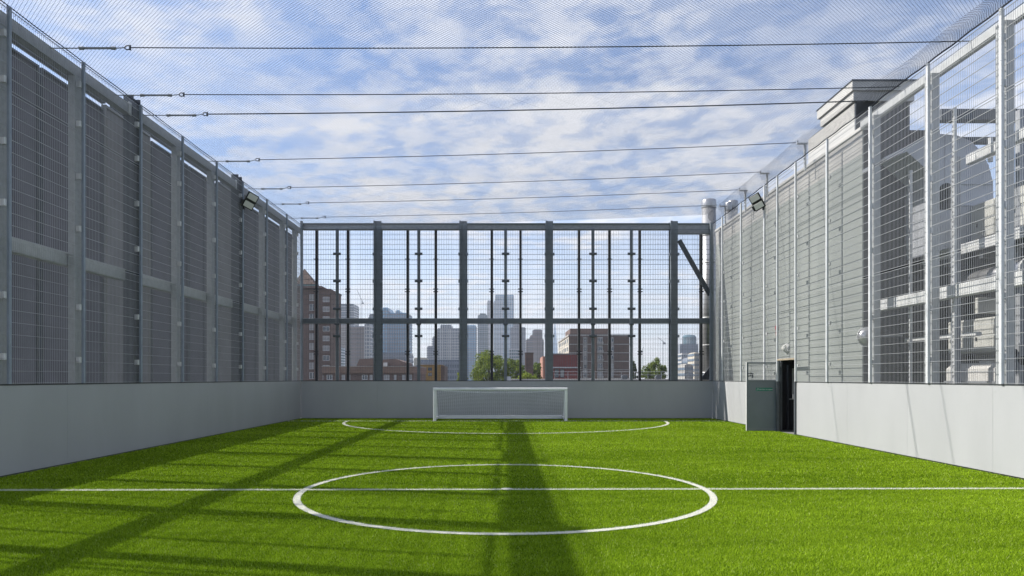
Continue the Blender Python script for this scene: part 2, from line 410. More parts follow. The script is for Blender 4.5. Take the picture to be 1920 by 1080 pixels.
# top beam and mid rail, cut at the big columns
def seg(x0, x1, z0, z1, m, name, cuts, t, s=-1):
    for a, b_ in cuts: MB().ebox(x0, x1, a, b_, z0, z1, .012).build(name, m, t)
cuts = [(3.42,9.23),(9.57,15.33),(15.67,21.33),(21.67,27.9)]
seg(-8.42,-8.24,7.38,7.60,'galv','top_beam',cuts,lf)
seg(-8.55,-8.37,3.74,4.00,'galv_left','mid_rail',cuts,lf)
seg(-8.90,-8.80,7.62,7.74,'steel_dark','louvre_rail',cuts,lf)
for a, b_ in cuts:       # bolts plates where beams meet columns
    for y in (a+.01, b_-.11):
        MB().ebox(-8.24,-8.225,y,y+.10,7.35,7.63,.004).build('end_plate','galv_light',lf)

# louvre screens: vertical fins behind the fence
ls = thing('louvre_screen', (-8.85,12,0), 'dark grey vertical fin louvres outside the left fence, letting low sun through', 'screen')
def fins(a, b_, x0, x1, z0, z1, pitch, th):
    mb = MB(); n = int((b_-a)/pitch)
    for i in range(n+1): y = a+(b_-a)*i/n; mb.box(x0, x1, y-th, y+th, z0, z1)
    return mb
gaps = [y-.20 for y in LP[2:]]+[27.45, 28.7]
for i, (p, q) in enumerate(zip(gaps, gaps[1:])):
    l_ = any(abs(p-(v_-.20)) < .05 for v_ in (9.4, 15.5, 21.5))
    p += .045; q -= .045; top = 7.61 if l_ else 7.49
    fr = MB().box(-8.90,-8.80,p,p+.03,.2,top).box(-8.90,-8.80,q-.03,q,.2,top).box(-8.899,-8.801,p+.03,q-.03,top-.04,top-.001).box(-8.899,-8.801,p+.03,q-.03,.2,.26)
    pf = fr.build('frame', 'fin_light' if l_ else 'steel_dark', ls)
    m_ = (p+q)/2+.02
    sub(MB().box(-8.895,-8.805,m_-.018,m_+.018,.261,top-.041), 'stile', 'fin_light' if l_ else 'steel_dark', pf)
    for (u0, u1) in ((p+.05, m_-.03), (m_+.03, q-.05)):
        fn = sub(fins(u0, u1, -8.885, -8.835, .27, top-.05, .062, .0012), 'fins', 'fin_light' if l_ else 'fin', pf); fn['kind'] = 'stuff'

# ---- right fence
rf = thing('mesh_fence', (XR,10,0), 'sunlit wire mesh fence with pale posts along the right side of the pitch', 'fence')
for y in RP:
    w = .05 if y in (19.62, 20.95) else .06
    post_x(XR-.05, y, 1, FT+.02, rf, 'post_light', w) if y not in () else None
ys = RP+[YB-.06]
for a, b_ in zip(ys, ys[1:]):
    mb = MB(); zb = ZS[0] if not (abs(a-19.62) < .01) else DH+.06
    for z0, z1 in ((zb, ZS[1]-.012), (ZS[1]+.012, ZS[2]-.012), (ZS[2]+.012, ZS[3])):
        w = wires('x', XR, a+.035, b_-.035, z0, z1, 1); k = len(mb.v); mb.v += w.v; mb.f += [tuple(i+k for i in f) for f in w.f]
    mb.build('mesh_panel', 'wire', rf)
# gate jamb posts down to the floor
for y in (DY0-.0, DY1+.03):
    MB().ebox(XR-.052, XR+.02, y-.03, y+.03, .0, BH+.013, .005).build('jamb','steel_dark',rf)
MB().ebox(XR-.045, XR+.03, DY0+.02, DY1, DH, DH+.05, .004).build('lintel','timber',rf)
for y in RP:
    if y in (20.95,): continue
    if y < 16:
        c_ = MB().ebox(8.21,8.37,y+.04,y+.28,-.05,7.5,.012).build('column','galv_left',rf)
        for z in (1.95, 2.95, 4.45, 5.45, 6.45, 7.2): place(clampL_me, 'clamp', c_, (8.17, y+.02, z))
    else:
        c_ = None
        for z in (1.95, 3.0, 4.5, 5.6, 6.7):
            mbs = MB().ebox(8.20,8.235,y+.04,y+.15,z-.045,z+.045,.008)
            mbs.build('clamp','galv_light',rf)
seg(8.38,8.52,7.505,7.68,'galv_left','top_beam',[(1.3,16.55)],rf)
seg(8.62,8.80,3.16,3.40,'galv_light','mid_rail',[(1.3,11.9),(11.92,14.6),(14.62,16.58)],rf)
# perforated slim posts behind the mesh
for px, top in ((1707, 6.2), (1790, 7.0)):
    Y = FPX*8.95/(px-VX)
    p = MB().ebox(8.92,8.98,Y-.03,Y+.03,-.05,top,.004).build('perforated_post','galv_light',rf)
    mb = MB(); z = .3
    while z < top-.1: mb.box(8.915,8.9185,Y-.012,Y+.012,z,z+.04); z += .10
    q = sub(mb,'slots','black',p); q['kind'] = 'stuff'

# ---- back fence
bf = thing('mesh_fence', (0,YB,0), 'grey steel framed mesh fence across the far end, the city skyline behind it', 'fence')
YS = YB
def post_y(px, w, Y, d, top, m, nm='post', z0=BH+.014):
    x = ax(px, Y); return MB().ebox(x-w/2, x+w/2, Y, Y+d, z0, top, .008).build(nm, m, bf)
double_me = MB().ebox(-.15,.15,-.03,.03,-.05,.05,.02).mesh('clamp','steel_dark')
bp = [(632,0),(785,0),(948,0),(1112,0),(1184,0)]
for px, _ in bp:
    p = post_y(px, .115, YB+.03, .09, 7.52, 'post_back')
    for py in (476, 527, 579, 630):
        place(double_me, 'clamp', p, (ax(px,YB)+0, YB-.01, az(py, YB)))
    place(MB().ebox(-.09,.09,-.03,.03,-.035,.035,.01).mesh('clamp','steel_dark'), 'clamp', p, (ax(px,YB), YB-.01, az(608,YB)))
for px in (708, 868.5, 1030, 1264):
    w = .30
    x = ax(px, YB+.1)
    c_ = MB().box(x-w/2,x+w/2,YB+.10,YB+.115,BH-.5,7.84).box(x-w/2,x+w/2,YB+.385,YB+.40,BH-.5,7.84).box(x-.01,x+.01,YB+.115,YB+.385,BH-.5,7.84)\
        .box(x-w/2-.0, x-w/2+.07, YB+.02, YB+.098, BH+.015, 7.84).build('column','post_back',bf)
    for py in (476, 527, 579, 630):
        for sx in (-1, 1): place(clamp_me, 'clamp', c_, (x+sx*(w/2-.0), YB+.06, az(py, YB)))
for px in (593,652,764,817,922,976,1086,1143,1200,1315):
    Y = YB+.75
    x = ax(px, Y)
    p = MB().ebox(x-.05,x+.05,Y,Y+.16,-.05,az(430,Y),.01).build('mesh_upright','black',bf)
    for py in (430, 486, 542, 547, 659, 664):
        place(MB().ebox(-.10,.10,-.02,.02,-.02,.02,.006).mesh('bracket','black') if px == 593 and py == 430 else brk, 'bracket', p, (x, Y-.01, az(py, Y))) if (px != 593 or py != 430) else None
        if px == 593 and py == 430: brk = MB().ebox(-.10,.10,-.02,.02,-.02,.02,.006).mesh('bracket','black'); place(brk, 'bracket', p, (x, Y-.01, az(py, Y)))
xs = [XL+.06]+[ax(p,YB) for p in (632,708,785,868.5,948,1030,1112,1184,1264)]+[XR-.06]
for a, b_ in zip(xs, xs[1:]):
    mb = MB()
    for z0, z1 in ((ZS[0], 3.865), (3.89, 6.265), (6.29, 7.5)):
        w = wires('y', YB, a+.02, b_-.02, z0, z1, 1); k = len(mb.v); mb.v += w.v; mb.f += [tuple(i+k for i in f) for f in w.f]
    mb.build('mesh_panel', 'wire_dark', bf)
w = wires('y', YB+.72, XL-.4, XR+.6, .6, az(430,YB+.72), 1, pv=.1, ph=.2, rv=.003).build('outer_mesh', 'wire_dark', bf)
c4 = [ax(p,YB+.1) for p in (708,868.5,1030,1264)]
ed = [XL+.03]+c4+[XR-.03]
for i, (a, b_) in enumerate(zip(ed, ed[1:])):
    e0 = .0 if i == 0 else .152; e1 = .152 if i < 4 else 0
    MB().ebox(a+e0,b_-e1,YB+.12,YB+.30,7.50 if i < 4 else 7.34,7.74,.01).build('top_beam','galv',bf)
    MB().ebox(a+e0,b_-e1,YB+.08,YB+.12,7.70,7.76,.006).build('top_flange','post_back',bf)
    MB().ebox(a+e0,b_-e1,YB+.13,YB+.28,3.77,3.98,.01).build('mid_rail','post_back',bf)
MB().ebox(XL-.03,XL+.06,YB-.02,YB+.10,BH+.014,7.82,.01).build('corner_post','post_back',bf)
MB().ebox(XR-.09,XR+.05,YB-.02,YB+.10,BH+.014,7.76,.01).build('corner_post','post_back',bf)
p0 = at(1274,450,YB+.2); p1 = at(1332,553,YB+.2); d = (p1-p0).normalized(); n_ = Vector((d.z,0,-d.x))*.085
MB().prism([p0-n_,p1-n_,p1+n_,p0+n_],(0,.10,0)).build('brace','steel_dark',bf)

# ------------------------------------------------------------------ overhead cables and net
CAB = [(12.62,7.56,7.69,8.5),(14.72,7.56,7.74,8.3),(15.87,7.57,7.90,8.2),(19.2,7.56,8.07,7.95),(22.0,7.56,8.09,8.0),(24.0,7.58,8.07,7.95),(26.2,7.6,8.09,7.9)]
names = ['nearest', 'second nearest', 'third nearest', 'fourth nearest', 'third farthest', 'second farthest', 'farthest']
for i, (y, zl, zr, xr) in enumerate(CAB):
    t = thing('net_cable', (XL, y, zl), f'{names[i]} steel cable stretched across the pitch above the fences, holding up the net', 'cable', 'cables strung across under the net')
    x0 = XL+1.32
    pts = []
    for k in range(17):
        s = k/16; x = x0+(xr-x0)*s; sag = -.055*4*s*(1-s)
        zz = zl+(zr-zl)*(x-XL)/(xr-XL)+sag; pts.append((x, y, zz))
    MB().path(pts, .010 if i != 2 else .014, 6).build('cable','cable',t)
    z0 = pts[0][2]
    MB().tube((XL-.15,y,zl),(XL+.45,y,zl),.011,6).build('eye_bolt','galv',t)
    MB().tube((XL+.42,y,zl),(XL+.50,y,zl),.030,8).tube((XL+1.0,y,zl),(XL+1.08,y,zl),.030,8).box(XL+.5,XL+1.0,y-.027,y-.015,zl-.01,zl+.01).box(XL+.5,XL+1.0,y+.015,y+.027,zl-.01,zl+.01).build('turnbuckle','galv',t)
    MB().tube((XL+1.08,y,zl),(x0-.07,y,z0),.010,6).build('threaded_rod','galv',t)
    sh = MB(); c = Vector((x0-.03,y,z0))
    for k in range(10):
        a0 = 2*math.pi*k/10; a1 = 2*math.pi*(k+1)/10
        sh.tube(c+Vector((math.cos(a0)*.05,0,math.sin(a0)*.036)), c+Vector((math.cos(a1)*.05,0,math.sin(a1)*.036)), .011, 5)
    sh.tube(c+Vector((.05,0,-.045)),c+Vector((.05,0,.045)),.016,6).build('shackle','cable',t)

XN = 7.88
def net_z(x, y):
    zr = 7.86 + .22*max(0, min(1, (y-13.5)/5.0))
    ycab = [c[0] for c in CAB]
    dmin = min(abs(y-c) for c in ycab)
    return 7.59+(zr-7.59)*(x-XL)/(XN-XL) - .05*4*((x-XL)/16.0)*(1-(x-XL)/16.0) - .03*min(1, dmin)
nt_ = thing('overhead_net', (0,18,7.6), 'fine dark blue diamond ball-stop net spread over the whole pitch as a ceiling', 'net')
def net_lines(sign, p=.052, r=.0015, y0=8.6, y1=27.6):
    mb = MB(); V = []; F = []
    s = p*math.sqrt(2); c = (XL-y1 if sign > 0 else XL+y0); cend = (XN-y0 if sign > 0 else XN+y1)
    while c < cend:
        # line: x - sign*y = c
        ya, yb = (XL-c, XN-c) if sign > 0 else (c-XN, c-XL)
        ya = max(ya, y0); yb = min(yb, y1)
        if yb-ya > .05:
            n = max(1, int((yb-ya)/.9)); prev = None
            for k in range(n+1):
                y = ya+(yb-ya)*k/n; x = c+sign*y; z = net_z(x, y); b0 = len(V)
                V += [(x-r,y-r*sign*-1,z-r*.8),(x+r,y+r*sign*-1,z-r*.8),(x,y,z+r)]
                if prev is not None:
                    for j in range(3): F.append((prev+j, prev+(j+1)%3, b0+(j+1)%3, b0+j))
                prev = b0
        c += s
    mb.v = V; mb.f = F; return mb
a1 = net_lines(1); a2 = net_lines(-1); k = len(a1.v); a1.v += a2.v; a1.f += [tuple(i+k for i in f) for f in a2.f]
o = a1.build('net_ceiling','net',nt_)
# right-hand drape from the net edge down to the fence top
def drape(y0, y1, p=.046, r=.0032):
    mb = MB(); V = mb.v; F = mb.f
    def P(y, s):
        # s: 0 at net edge, 1 at the fence top; scalloped between supports
        ycab = [c[0] for c in CAB if c[0] > 19]+[13.0,10.0,7,16.2]
        d = min(abs(y-c) for c in ycab); sc = .10*min(1, d/1.0)
        x = XN+(XR-.02-XN)*s - sc*math.sin(math.pi*s)*.8; z = net_z(XN, y)+(FT+.03-net_z(XN, y))*s - sc*math.sin(math.pi*s)*.6
        return Vector((x, y, z))
    L = .55
    for sign in (1, -1):
        y = y0-L
        while y < y1+L:
            prev = None
            for k in range(6):
                s = k/5; yy = y+sign*s*L
                if yy < y0 or yy > y1: prev = None; continue
                q = P(yy, s); b0 = len(V); V += [tuple(q+Vector((r,0,0))), tuple(q+Vector((-r*.5,r,0))), tuple(q+Vector((-r*.5,-r,r)))]
                if prev is not None:
                    for j in range(3): F.append((prev+j, prev+(j+1)%3, b0+(j+1)%3, b0+j))
                prev = b0
            y += p*1.2
    return mb
drape(8.6, 27.4).build('net_drape','net',nt_)
# edge ropes
rp = [(XR-.02, y/4, FT+.035+.008*math.sin(y*1.7)) for y in range(34, 111)]
MB().path(rp, .016, 5).build('edge_rope','net',nt_)
MB().path([(XL+.01, y/4, FT+.03+.004*math.sin(y)) for y in range(12, 111)], .010, 5).build('edge_rope','net',nt_)

for i, (y, nm) in enumerate(((19.2,'nearest'),(22.0,'second nearest'),(24.0,'second farthest'),(26.2,'farthest'))):
    t = thing('net_stanchion', (8.22, y, 7.5), f'{nm} small steel T-post on top of the right wall, lifting the net edge', 'post', 'T-posts on the right wall')
    MB().ebox(8.17,8.23,y-.03,y+.03,7.3,8.02,.006).build('upright','galv_light',t)
    MB().ebox(7.98,8.27,y-.025,y+.025,8.022,8.07,.006).build('arm','galv_light',t)
    MB().tube((8.0,y,8.07),(8.0,y,8.13),.012).build('hook','cable',t)

# ------------------------------------------------------------------ goal
gy0, gy1 = 25.9, 27.2
gl, gr, gh = ax(812,gy0), ax(1064,gy0), 1.245
t = thing('football_goal', ((gl+gr)/2, gy0, 0), 'low wide white football goal with a sagging net at the far end', 'goal')
pw = .11
MB().ebox(gl,gl+pw,gy0,gy0+.12,0,gh-.10,.02).build('post','goal',t)
MB().ebox(gr-pw,gr,gy0,gy0+.12,0,gh-.10,.02).build('post','goal',t)
MB().ebox(gl,gr,gy0-.001,gy0+.121,gh-.10,gh,.02).build('crossbar','goal',t)
for x in (gl+.02, gr-.10):
    MB().ebox(x,x+.08,gy0+.12,gy1,.03,.13,.015).build('side_bar','goal',t)
MB().ebox(gl+.1,gr-.1,gy1-.08,gy1,.02,.16,.015).build('ground_bar','goal',t)
for x in (gl+.055, gr-.055):
    MB().tube((x,gy0+.1,gh-.08),(x,gy0+.55,gh-.12),.02,8).tube((x,gy0+.55,gh-.12),(x,gy1-.05,.12),.016,8).build('net_support','goal',t)
ng = MB(); r_ = .0042
def gp(u_, v_):   # u across 0..1, v from crossbar back (0) down to ground bar (1)
    x = gl+.06+(gr-gl-.12)*u_; e = 4*u_*(1-u_)
    if v_ < .28:
        s = v_/.28; y = gy0+.1+.55*s; z = gh-.06-.05*s-.10*e*math.sin(math.pi*.5*s)
    else:
        s = (v_-.28)/.72; y = gy0+.65+(gy1-.06-gy0-.65)*s+.10*e*math.sin(math.pi*s); z = (gh-.11-.10*e)*(1-s)+.13*s
    return Vector((x, y, z))
nu, nv = 62, 24
for i in range(nu+1): ng.path([gp(i/nu, j/nv) for j in range(nv+1)], r_, 3)
for j in range(nv+1): ng.path([gp(i/nu, j/nv) for i in range(0, nu+1, 2)], r_, 3)
for sx in (gl+.06, gr-.06):    # side nets
    for k in range(1, 16):
        y = gy0+.1+k*.075; s = max(0, (y-gy0-.65)/(gy1-.06-gy0-.65)); zt = gh-.1-(gh-.25)*s
        ng.tube((sx,y,.1),(sx,y,zt),r_,3)
    for k in range(1, 14):
        z = .1+k*.08; ye = gy0+.65+(gy1-.71-gy0)*(1-(z-.13)/(gh-.25)); ng.tube((sx,gy0+.1,z),(sx,max(gy0+.2,ye),z),r_,3)
ng.build('goal_net','goal_net',t)
for u_ in (.44,.5):   # small white tag threads at the middle
    pass

# ------------------------------------------------------------------ gate and doorway on the right
gy = 21.03
t = thing('gate', (8.2,gy,0), 'open grey gate with solid lower panel and wire top, swung into the pitch', 'gate')
x0, x1, zt = ax(1400,gy), ax(1464,gy), az(679,gy)
MB().ebox(x0,x0+.055,gy,gy+.05,.02,zt,.006).build('frame_stile','gate',t)
MB().ebox(x1-.075,x1-.02,gy,gy+.05,.02,zt,.006).build('frame_stile','gate',t)
MB().ebox(x0+.055,x1-.075,gy,gy+.05,zt-.045,zt,.006).build('frame_rail','gate',t)
MB().ebox(x0+.055,x1-.075,gy,gy+.05,1.50,1.545,.006).build('frame_rail','gate',t)
MB().ebox(x0+.055,x1-.075,gy,gy+.05,.02,.07,.006).build('frame_rail','gate',t)
p = MB().box(x0+.058,x1-.078,gy+.012,gy+.03,.072,1.498).build('panel','gate',t)
rv = MB()
for xx in (x0+.09, x1-.11):
    for z in (.14,.6,1.05,1.42): rv.lathe((xx,gy+.012,z),[(.012,0),(.009,-.005)],8,'y')
q = sub(rv,'rivets','steel_dark',p); q['kind'] = 'stuff'
w = wires('y', gy+.025, x0+.06, x1-.08, 1.55, zt-.05, 1); w.build('wire_top','wire',t)
MB().ebox(x0+.02,x0+.20,gy-.02,gy-.002,1.72,1.75,.004).ebox(x0+.165,x0+.195,gy-.02,gy-.002,1.60,1.715,.004).ebox(x0+.02,x0+.165,gy-.02,gy-.002,1.655,1.68,.004).build('latch','steel_dark',t)
MB().ebox(x1-.018,x1+.028,gy-.05,gy+.04,.0,zt+.03,.006).build('hanging_post','steel_dark',t)
for z in (.30, 1.95): MB().tube((x1-.04,gy-.03,z),(x1+.02,gy-.03,z),.018,8).tube((x1-.02,gy-.03,z-.06),(x1-.02,gy-.03,z+.06),.014,8).build('hinge','steel_dark',t)
MB().ebox(x0-.006,x0-.001,gy-.002,gy+.052,.02,zt,.001).build('sunlit_edge','white',t)  # sunlight on the gate's free edge, painted as a thin white strip
sx0, sx1, sz0, sz1 = ax(1417.5,gy), ax(1448.5,gy), az(733,gy), az(727,gy)
sg = MB().box(sx0,sx1,gy+.006,gy+.0118,sz0,sz1).build('sign','sign',t); sg['label'] = 'green strip sign reading Push bar to open'
def text_mesh(s, size, name, m):
    cu = bpy.data.curves.new(name, 'FONT'); cu.body = s; cu.size = size; cu.extrude = .0006; cu.align_x = 'CENTER'; cu.align_y = 'CENTER'
    ob = bpy.data.objects.new(name, cu); col.objects.link(ob); bpy.context.view_layer.update()
    me = bpy.data.meshes.new_from_object(ob.evaluated_get(bpy.context.evaluated_depsgraph_get())); bpy.data.objects.remove(ob)
    me.materials.clear(); me.materials.append(M[m]); me.name = name; return me
tm = text_mesh('Push bar to open', .064, 'lettering', 'white')
o = sub(tm, 'lettering', None, sg); o.location = ((sx0+sx1)/2+.03, gy+.0045, (sz0+sz1)/2); o.rotation_euler = (R(90),0,0)
# small running-figure pictogram at the left of the sign
px_ = sx0+.035; pz = (sz0+sz1)/2; yy = gy+.0045
o = sub(MB().lathe((px_+.008,yy,pz+.026),[(.006,0),(.006,.001)],8,'y').box(px_-.002,px_+.006,yy,yy+.001,pz-.008,pz+.018).prism([(px_,yy,pz-.008),(px_+.006,yy,pz-.008),(px_-.010,yy,pz-.034),(px_-.016,yy,pz-.034)],(0,.001,0)).prism([(px_,yy,pz-.008),(px_+.006,yy,pz-.008),(px_+.018,yy,pz-.03),(px_+.012,yy,pz-.03)],(0,.001,0)), 'pictogram','white',sg)

# ------------------------------------------------------------------ clad building on the right
cbx = 8.46
t = thing('clad_building', (10,22,0), 'plain grey green clad building rising right behind the mesh on the right side', 'building')
CY0 = 16.62
OY0, OY1 = 20.45, 21.75
MB().box(cbx+.03,10.3,CY0,OY0,-.05,7.5).build('wall','dark_wall',t)
MB().box(10.305,15.5,CY0+.1,28.3,-.05,4.40).build('lower_block','dark_wall',t)
MB().box(10.305,11.35,19.2,28.3,4.405,7.5).build('rear_block','dark_wall',t)
MB().box(cbx+.03,10.3,OY1,28.3,-.05,7.5).build('wall','dark_wall',t)
MB().box(cbx+.03,10.3,OY0,OY1,DH+.02,7.5).build('wall','dark_wall',t)
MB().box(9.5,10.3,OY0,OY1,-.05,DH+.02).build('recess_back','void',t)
MB().box(8.2,9.5,OY0-.6,OY1,-.045,-.003).build('threshold','deck',t)
edges = [CY0,17.58,18.54,19.5,OY0,OY1,22.6,23.35,24.1,25.15,26.2,27.25,28.3]
for a, b_ in zip(edges, edges[1:]):
    low = DH+.03 if abs(a-OY0) < .001 else -.04
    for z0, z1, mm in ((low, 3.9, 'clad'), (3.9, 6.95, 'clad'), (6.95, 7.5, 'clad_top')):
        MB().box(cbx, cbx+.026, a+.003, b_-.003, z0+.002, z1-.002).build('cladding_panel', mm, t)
MB().ebox(cbx-.03,cbx+.30,CY0-.02,28.3,7.503,7.60,.01).build('coping','white_clad',t)
MB().box(cbx+.0005,cbx+.026,CY0-.018,CY0-.002,-.04,7.5).build('corner_trim','clad',t)
# door leaf inside the recess, standing ajar
t2 = thing('fire_door', (9.0, 21.7, 0), 'dark fire door with a narrow glass pane standing ajar in the opening behind the gate', 'door')
yd = OY1-.02
MB().ebox(8.52,8.60,yd-.06,yd,.01,2.08,.005).build('frame','black',t2)
MB().ebox(8.70,8.74,yd-.10,yd-.02,.02,2.0,.005).build('frame','steel_dark',t2)
MB().ebox(8.80,9.30,yd-.06,yd,.02,2.03,.005).build('leaf','dark_wall',t2)
MB().ebox(8.85,8.96,yd-.075,yd-.062,1.08,1.90,.004).build('glass_pane','lens',t2)
MB().ebox(8.74,8.99,yd-.16,yd-.12,.93,.97,.008).ebox(8.84,8.90,yd-.14,yd-.10,.975,1.12,.01).build('push_bar','galv_light',t2)

# emergency light over the opening
t = thing('bulkhead_light', (8.4, 21.06, 2.45), 'small white domed lamp fixed on the cladding above the gate opening', 'lamp')
MB().lathe((cbx-.002,21.06,2.50),[(.15,0),(.14,-.05),(.11,-.06)],18,'x').build('base','white',t)
MB().lathe((cbx-.07,21.06,2.50),[(.11,0),(.10,-.05),(.07,-.08),(.02,-.10)],18,'x').build('dome','lens',t, smooth=True)
for k in range(3):
    a0 = k*math.pi/3
    MB().tube((cbx-.165,21.06+math.cos(a0)*.03,2.5+math.sin(a0)*.03),(cbx-.05,21.06+math.cos(a0)*.125,2.5+math.sin(a0)*.125),.008,5).build('guard','galv',t)
# red alarm box
t = thing('alarm_sounder', (8.4, 21.8, 3.1), 'small red alarm sounder high on the cladding left of the gate opening', 'alarm')
MB().ebox(cbx-.05,cbx-.002,21.72,21.88,3.10,3.24,.01).build('case','red',t)
MB().lathe((cbx-.05,21.80,3.17),[(.05,0),(.04,-.03)],12,'x').build('sounder','red',t)
MB().ebox(cbx-.04,cbx-.002,21.74,21.86,2.93,3.06,.01).build('lower_case','red',t)

# floodlights
def floodlight(x, y, z, s, label):
    t = thing('floodlight', (x, y, z), label, 'floodlight', 'twin panel floodlights')
    MB().ebox(x-.02,x+.02,y-.05,y+.05,z-.20,z+.06,.006).ebox(min(x,x-s*.22),max(x,x-s*.22),y-.03,y+.03,z-.11,z-.06,.006).build('bracket','black',t)
    nrm = Vector((-s*.50, -.80, -.30)).normalized()          # the way the panels look: into the pitch, down, towards the near end
    hor = Vector((0,0,1)).cross(nrm).normalized(); upv = nrm.cross(hor).normalized()
    tilt = Matrix.Rotation(R(24*s), 3, nrm); upv = tilt@upv; hor = tilt@hor
    c = Vector((x-s*.24, y-.10, z+.02))
    def tr_(mb):
        mb.v = [tuple(c+upv*p[0]+hor*p[1]-nrm*p[2]) for p in mb.v]; return mb
    tr_(MB().ebox(-.25,.25,-.17,.17,.03,.09,.01)).build('housing','black',t)
    h = MB()
    for k in range(9): h.box(-.22,.22,-.155+k*.037,-.147+k*.037,.09,.15)
    tr_(h).build('heat_sink','black',t)
    for (a, b_) in ((-.245,-.015),(.015,.245)):
        tr_(MB().ebox(a,b_,-.165,.165,.005,.029,.006)).build('rim','black',t)
        tr_(MB().ebox(a+.025,b_-.025,-.14,.14,-.004,.004,.003)).build('lamp_panel','lens',t)
    tr_(MB().ebox(-.22,-.06,-.22,-.172,.04,.16,.006)).build('driver_box','black',t)
floodlight(XL+.06, 21.5, 7.0, -1, 'twin panel floodlight high on the left fence')
floodlight(XR-.06, 22.0, 7.1, 1, 'twin panel floodlight high on the right fence, casting a shadow on the cladding')

# round mirror/lamp dish on the dark wall
dY = CY0-.35; dx = ax(1626,dY); dz = az(631,dY)
t = thing('round_lamp', (dx,dY,dz), 'round glassy wall lamp at the dark corner of the clad building behind the right mesh', 'lamp')
MB().lathe((dx,dY,dz),[(.22,0),(.21,-.06),(.16,-.12),(.08,-.155),(.01,-.16)],24,'y').build('globe','foil',t,smooth=True)
MB().lathe((dx,dY+.03,dz),[(.23,0),(.23,-.03)],24,'y').build('rim','galv_light',t)
MB().tube((dx,dY+.03,dz),(dx,CY0,dz),.025,8).build('arm','galv',t)
MB().tube((dx+.1,dY,dz-.02),(dx+.85,dY+.05,dz+.03),.02,6).build('conduit','galv',t)

# plant room on the roof
px0 = 9.55
t = thing('plant_room', (11,20,7.5), 'white rooftop plant room with a projecting flat canopy, above the clad building', 'building')
PY0, PY1 = 19.6, 22.4
zt = az(190, PY0*1.0)
zc1 = az(150, 19.3); zc0 = az(184, 19.3)
zf = zc1-.28; zl = zc1-.55
MB().box(px0+.16,11.2,19.42,PY1,7.5,zl-.001).build('wall','dark_wall',t)
k = 0
while 7.52+k*.115+.11 < zl-.02:
    z0 = 7.52+k*.115; k += 1
    MB().box(px0+.12,px0+.159,19.419,PY1,z0,z0+.109).build('siding_board','white_clad',t)
MB().box(px0,11.36,19.3,21.5,zf,zc1-.03).build('canopy','white_clad',t)
MB().ebox(px0-.02,11.38,19.28,21.52,zc1-.028,zc1+.015,.008).build('canopy_trim','steel_dark',t)
MB().box(px0+.06,11.3,19.36,21.4,zl,zf-.001).build('lower_fascia','white_clad',t)
MB().ebox(px0+.15,px0+.198,21.6,22.0,8.6,9.0,.01).build('vent','galv',t)

# flues behind the far right corner
def flue(x, y, r, z0, z1, label):
    t = thing('flue', (x,y,z0), label, 'chimney', 'steel flues beyond the far right corner')
    MB().lathe((x,y,z0),[(r,0),(r,z1-z0-.35)],28).build('pipe','flue',t,smooth=True)
    z = z1-.35
    MB().lathe((x,y,z),[(r*1.03,0),(r*1.05,.02),(r*1.05,.30),(r*.98,.345),(r*.80,.37),(r*.4,.38)],28).build('cowl','flue',t,smooth=True)
    k = z0+.8
    while k < z1-.6: MB().lathe((x,y,k),[(r+.012,0),(r+.012,.05)],28).build('band','galv_light',t,smooth=True); k += 1.15
fy = 29.3
flue(ax(1329,fy), fy, .29, 1.0, az(375,fy), 'tall stainless steel flue standing beyond the far right corner post')
fy = 30.5
flue(ax(1366,fy), fy, .14, 5, az(380,fy), 'slim short steel flue top showing over the right wall, left one of the pair')
flue(ax(1378,fy), fy+.3, .22, 5, az(374,fy), 'wider steel flue top showing over the right wall, right one of the pair')
t = thing('corner_bracket', (ax(1322,29),29,0), 'dark steel gusset low beside the tall flue at the far right corner', 'bracket')
MB().prism([at(1312,712,29),at(1334,712,29),at(1334,684,29)],(0,.2,0)).build('gusset','steel_dark',t)

# ------------------------------------------------------------------ plant yard behind the right mesh
t = thing('duct_hood', (11.2,15.4,4), 'big curved silver air duct hood with a dark round opening behind the right mesh', 'duct')
Yd = 15.5
prof = [(1660,300),(1660,294),(1700,274),(1732,257),(1765,251),(1795,254),(1820,264),(1840,284),(1854,310),(1862,342),(1863,372),(1863,440),(1748,474),(1746,325),(1700,284)]
pts = [at(a, b_, Yd) for a, b_ in prof]
MB().prism(pts, (0,1.0,0)).build('casing','silver',t)
c = at(1775,358,Yd); MB().lathe((c.x,Yd-.003,c.z),[(.175,0),(.175,-.004)],24,'y').box(c.x-.175,c.x+.175,Yd-.006,Yd-.002,c.z-.42,c.z).build('opening','void',t)
for px in (1771,):
    a = at(px,255,Yd); MB().box(a.x-.006,a.x+.006,Yd-.008,Yd-.0065,c.z+.19,a.z).build('seam','steel_dark',t)
for py in (345, 385):
    a = at(1800,py,Yd); b_ = at(1860,py,Yd); MB().box(a.x,b_.x,Yd-.03,Yd-.001,a.z-.015,a.z+.015).build('stiffener','silver',t)
for (p_, q_) in (((1706,352),(1740,474)),):
    pass
t = thing('steel_gantry', (11,14,0), 'steel service gantry of grey beams and posts behind the right mesh', 'frame')
Yg = 14.9
zb = az(214,Yg); MB().ebox(ax(1765,Yg),15.5,Yg,Yg+.22,zb-.12,zb+.12,.01).build('beam','steel_dark',t)
zb = az(262,Yg+1); MB().ebox(ax(1840,Yg),15.5,Yg+1,Yg+1.15,zb-.07,zb+.07,.01).build('beam','steel_dark',t)
for X_, y0, y1, z0, z1, mm in ((9.6,12.6,14.6,6.05,6.27,'galv_light'),(9.9,10.6,12.2,5.05,5.25,'galv_light'),(9.4,14.0,16.5,2.45,2.53,'galv_light')):
    MB().ebox(X_,X_+.12,y0,y1,z0,z1,.01).build('beam',mm,t)
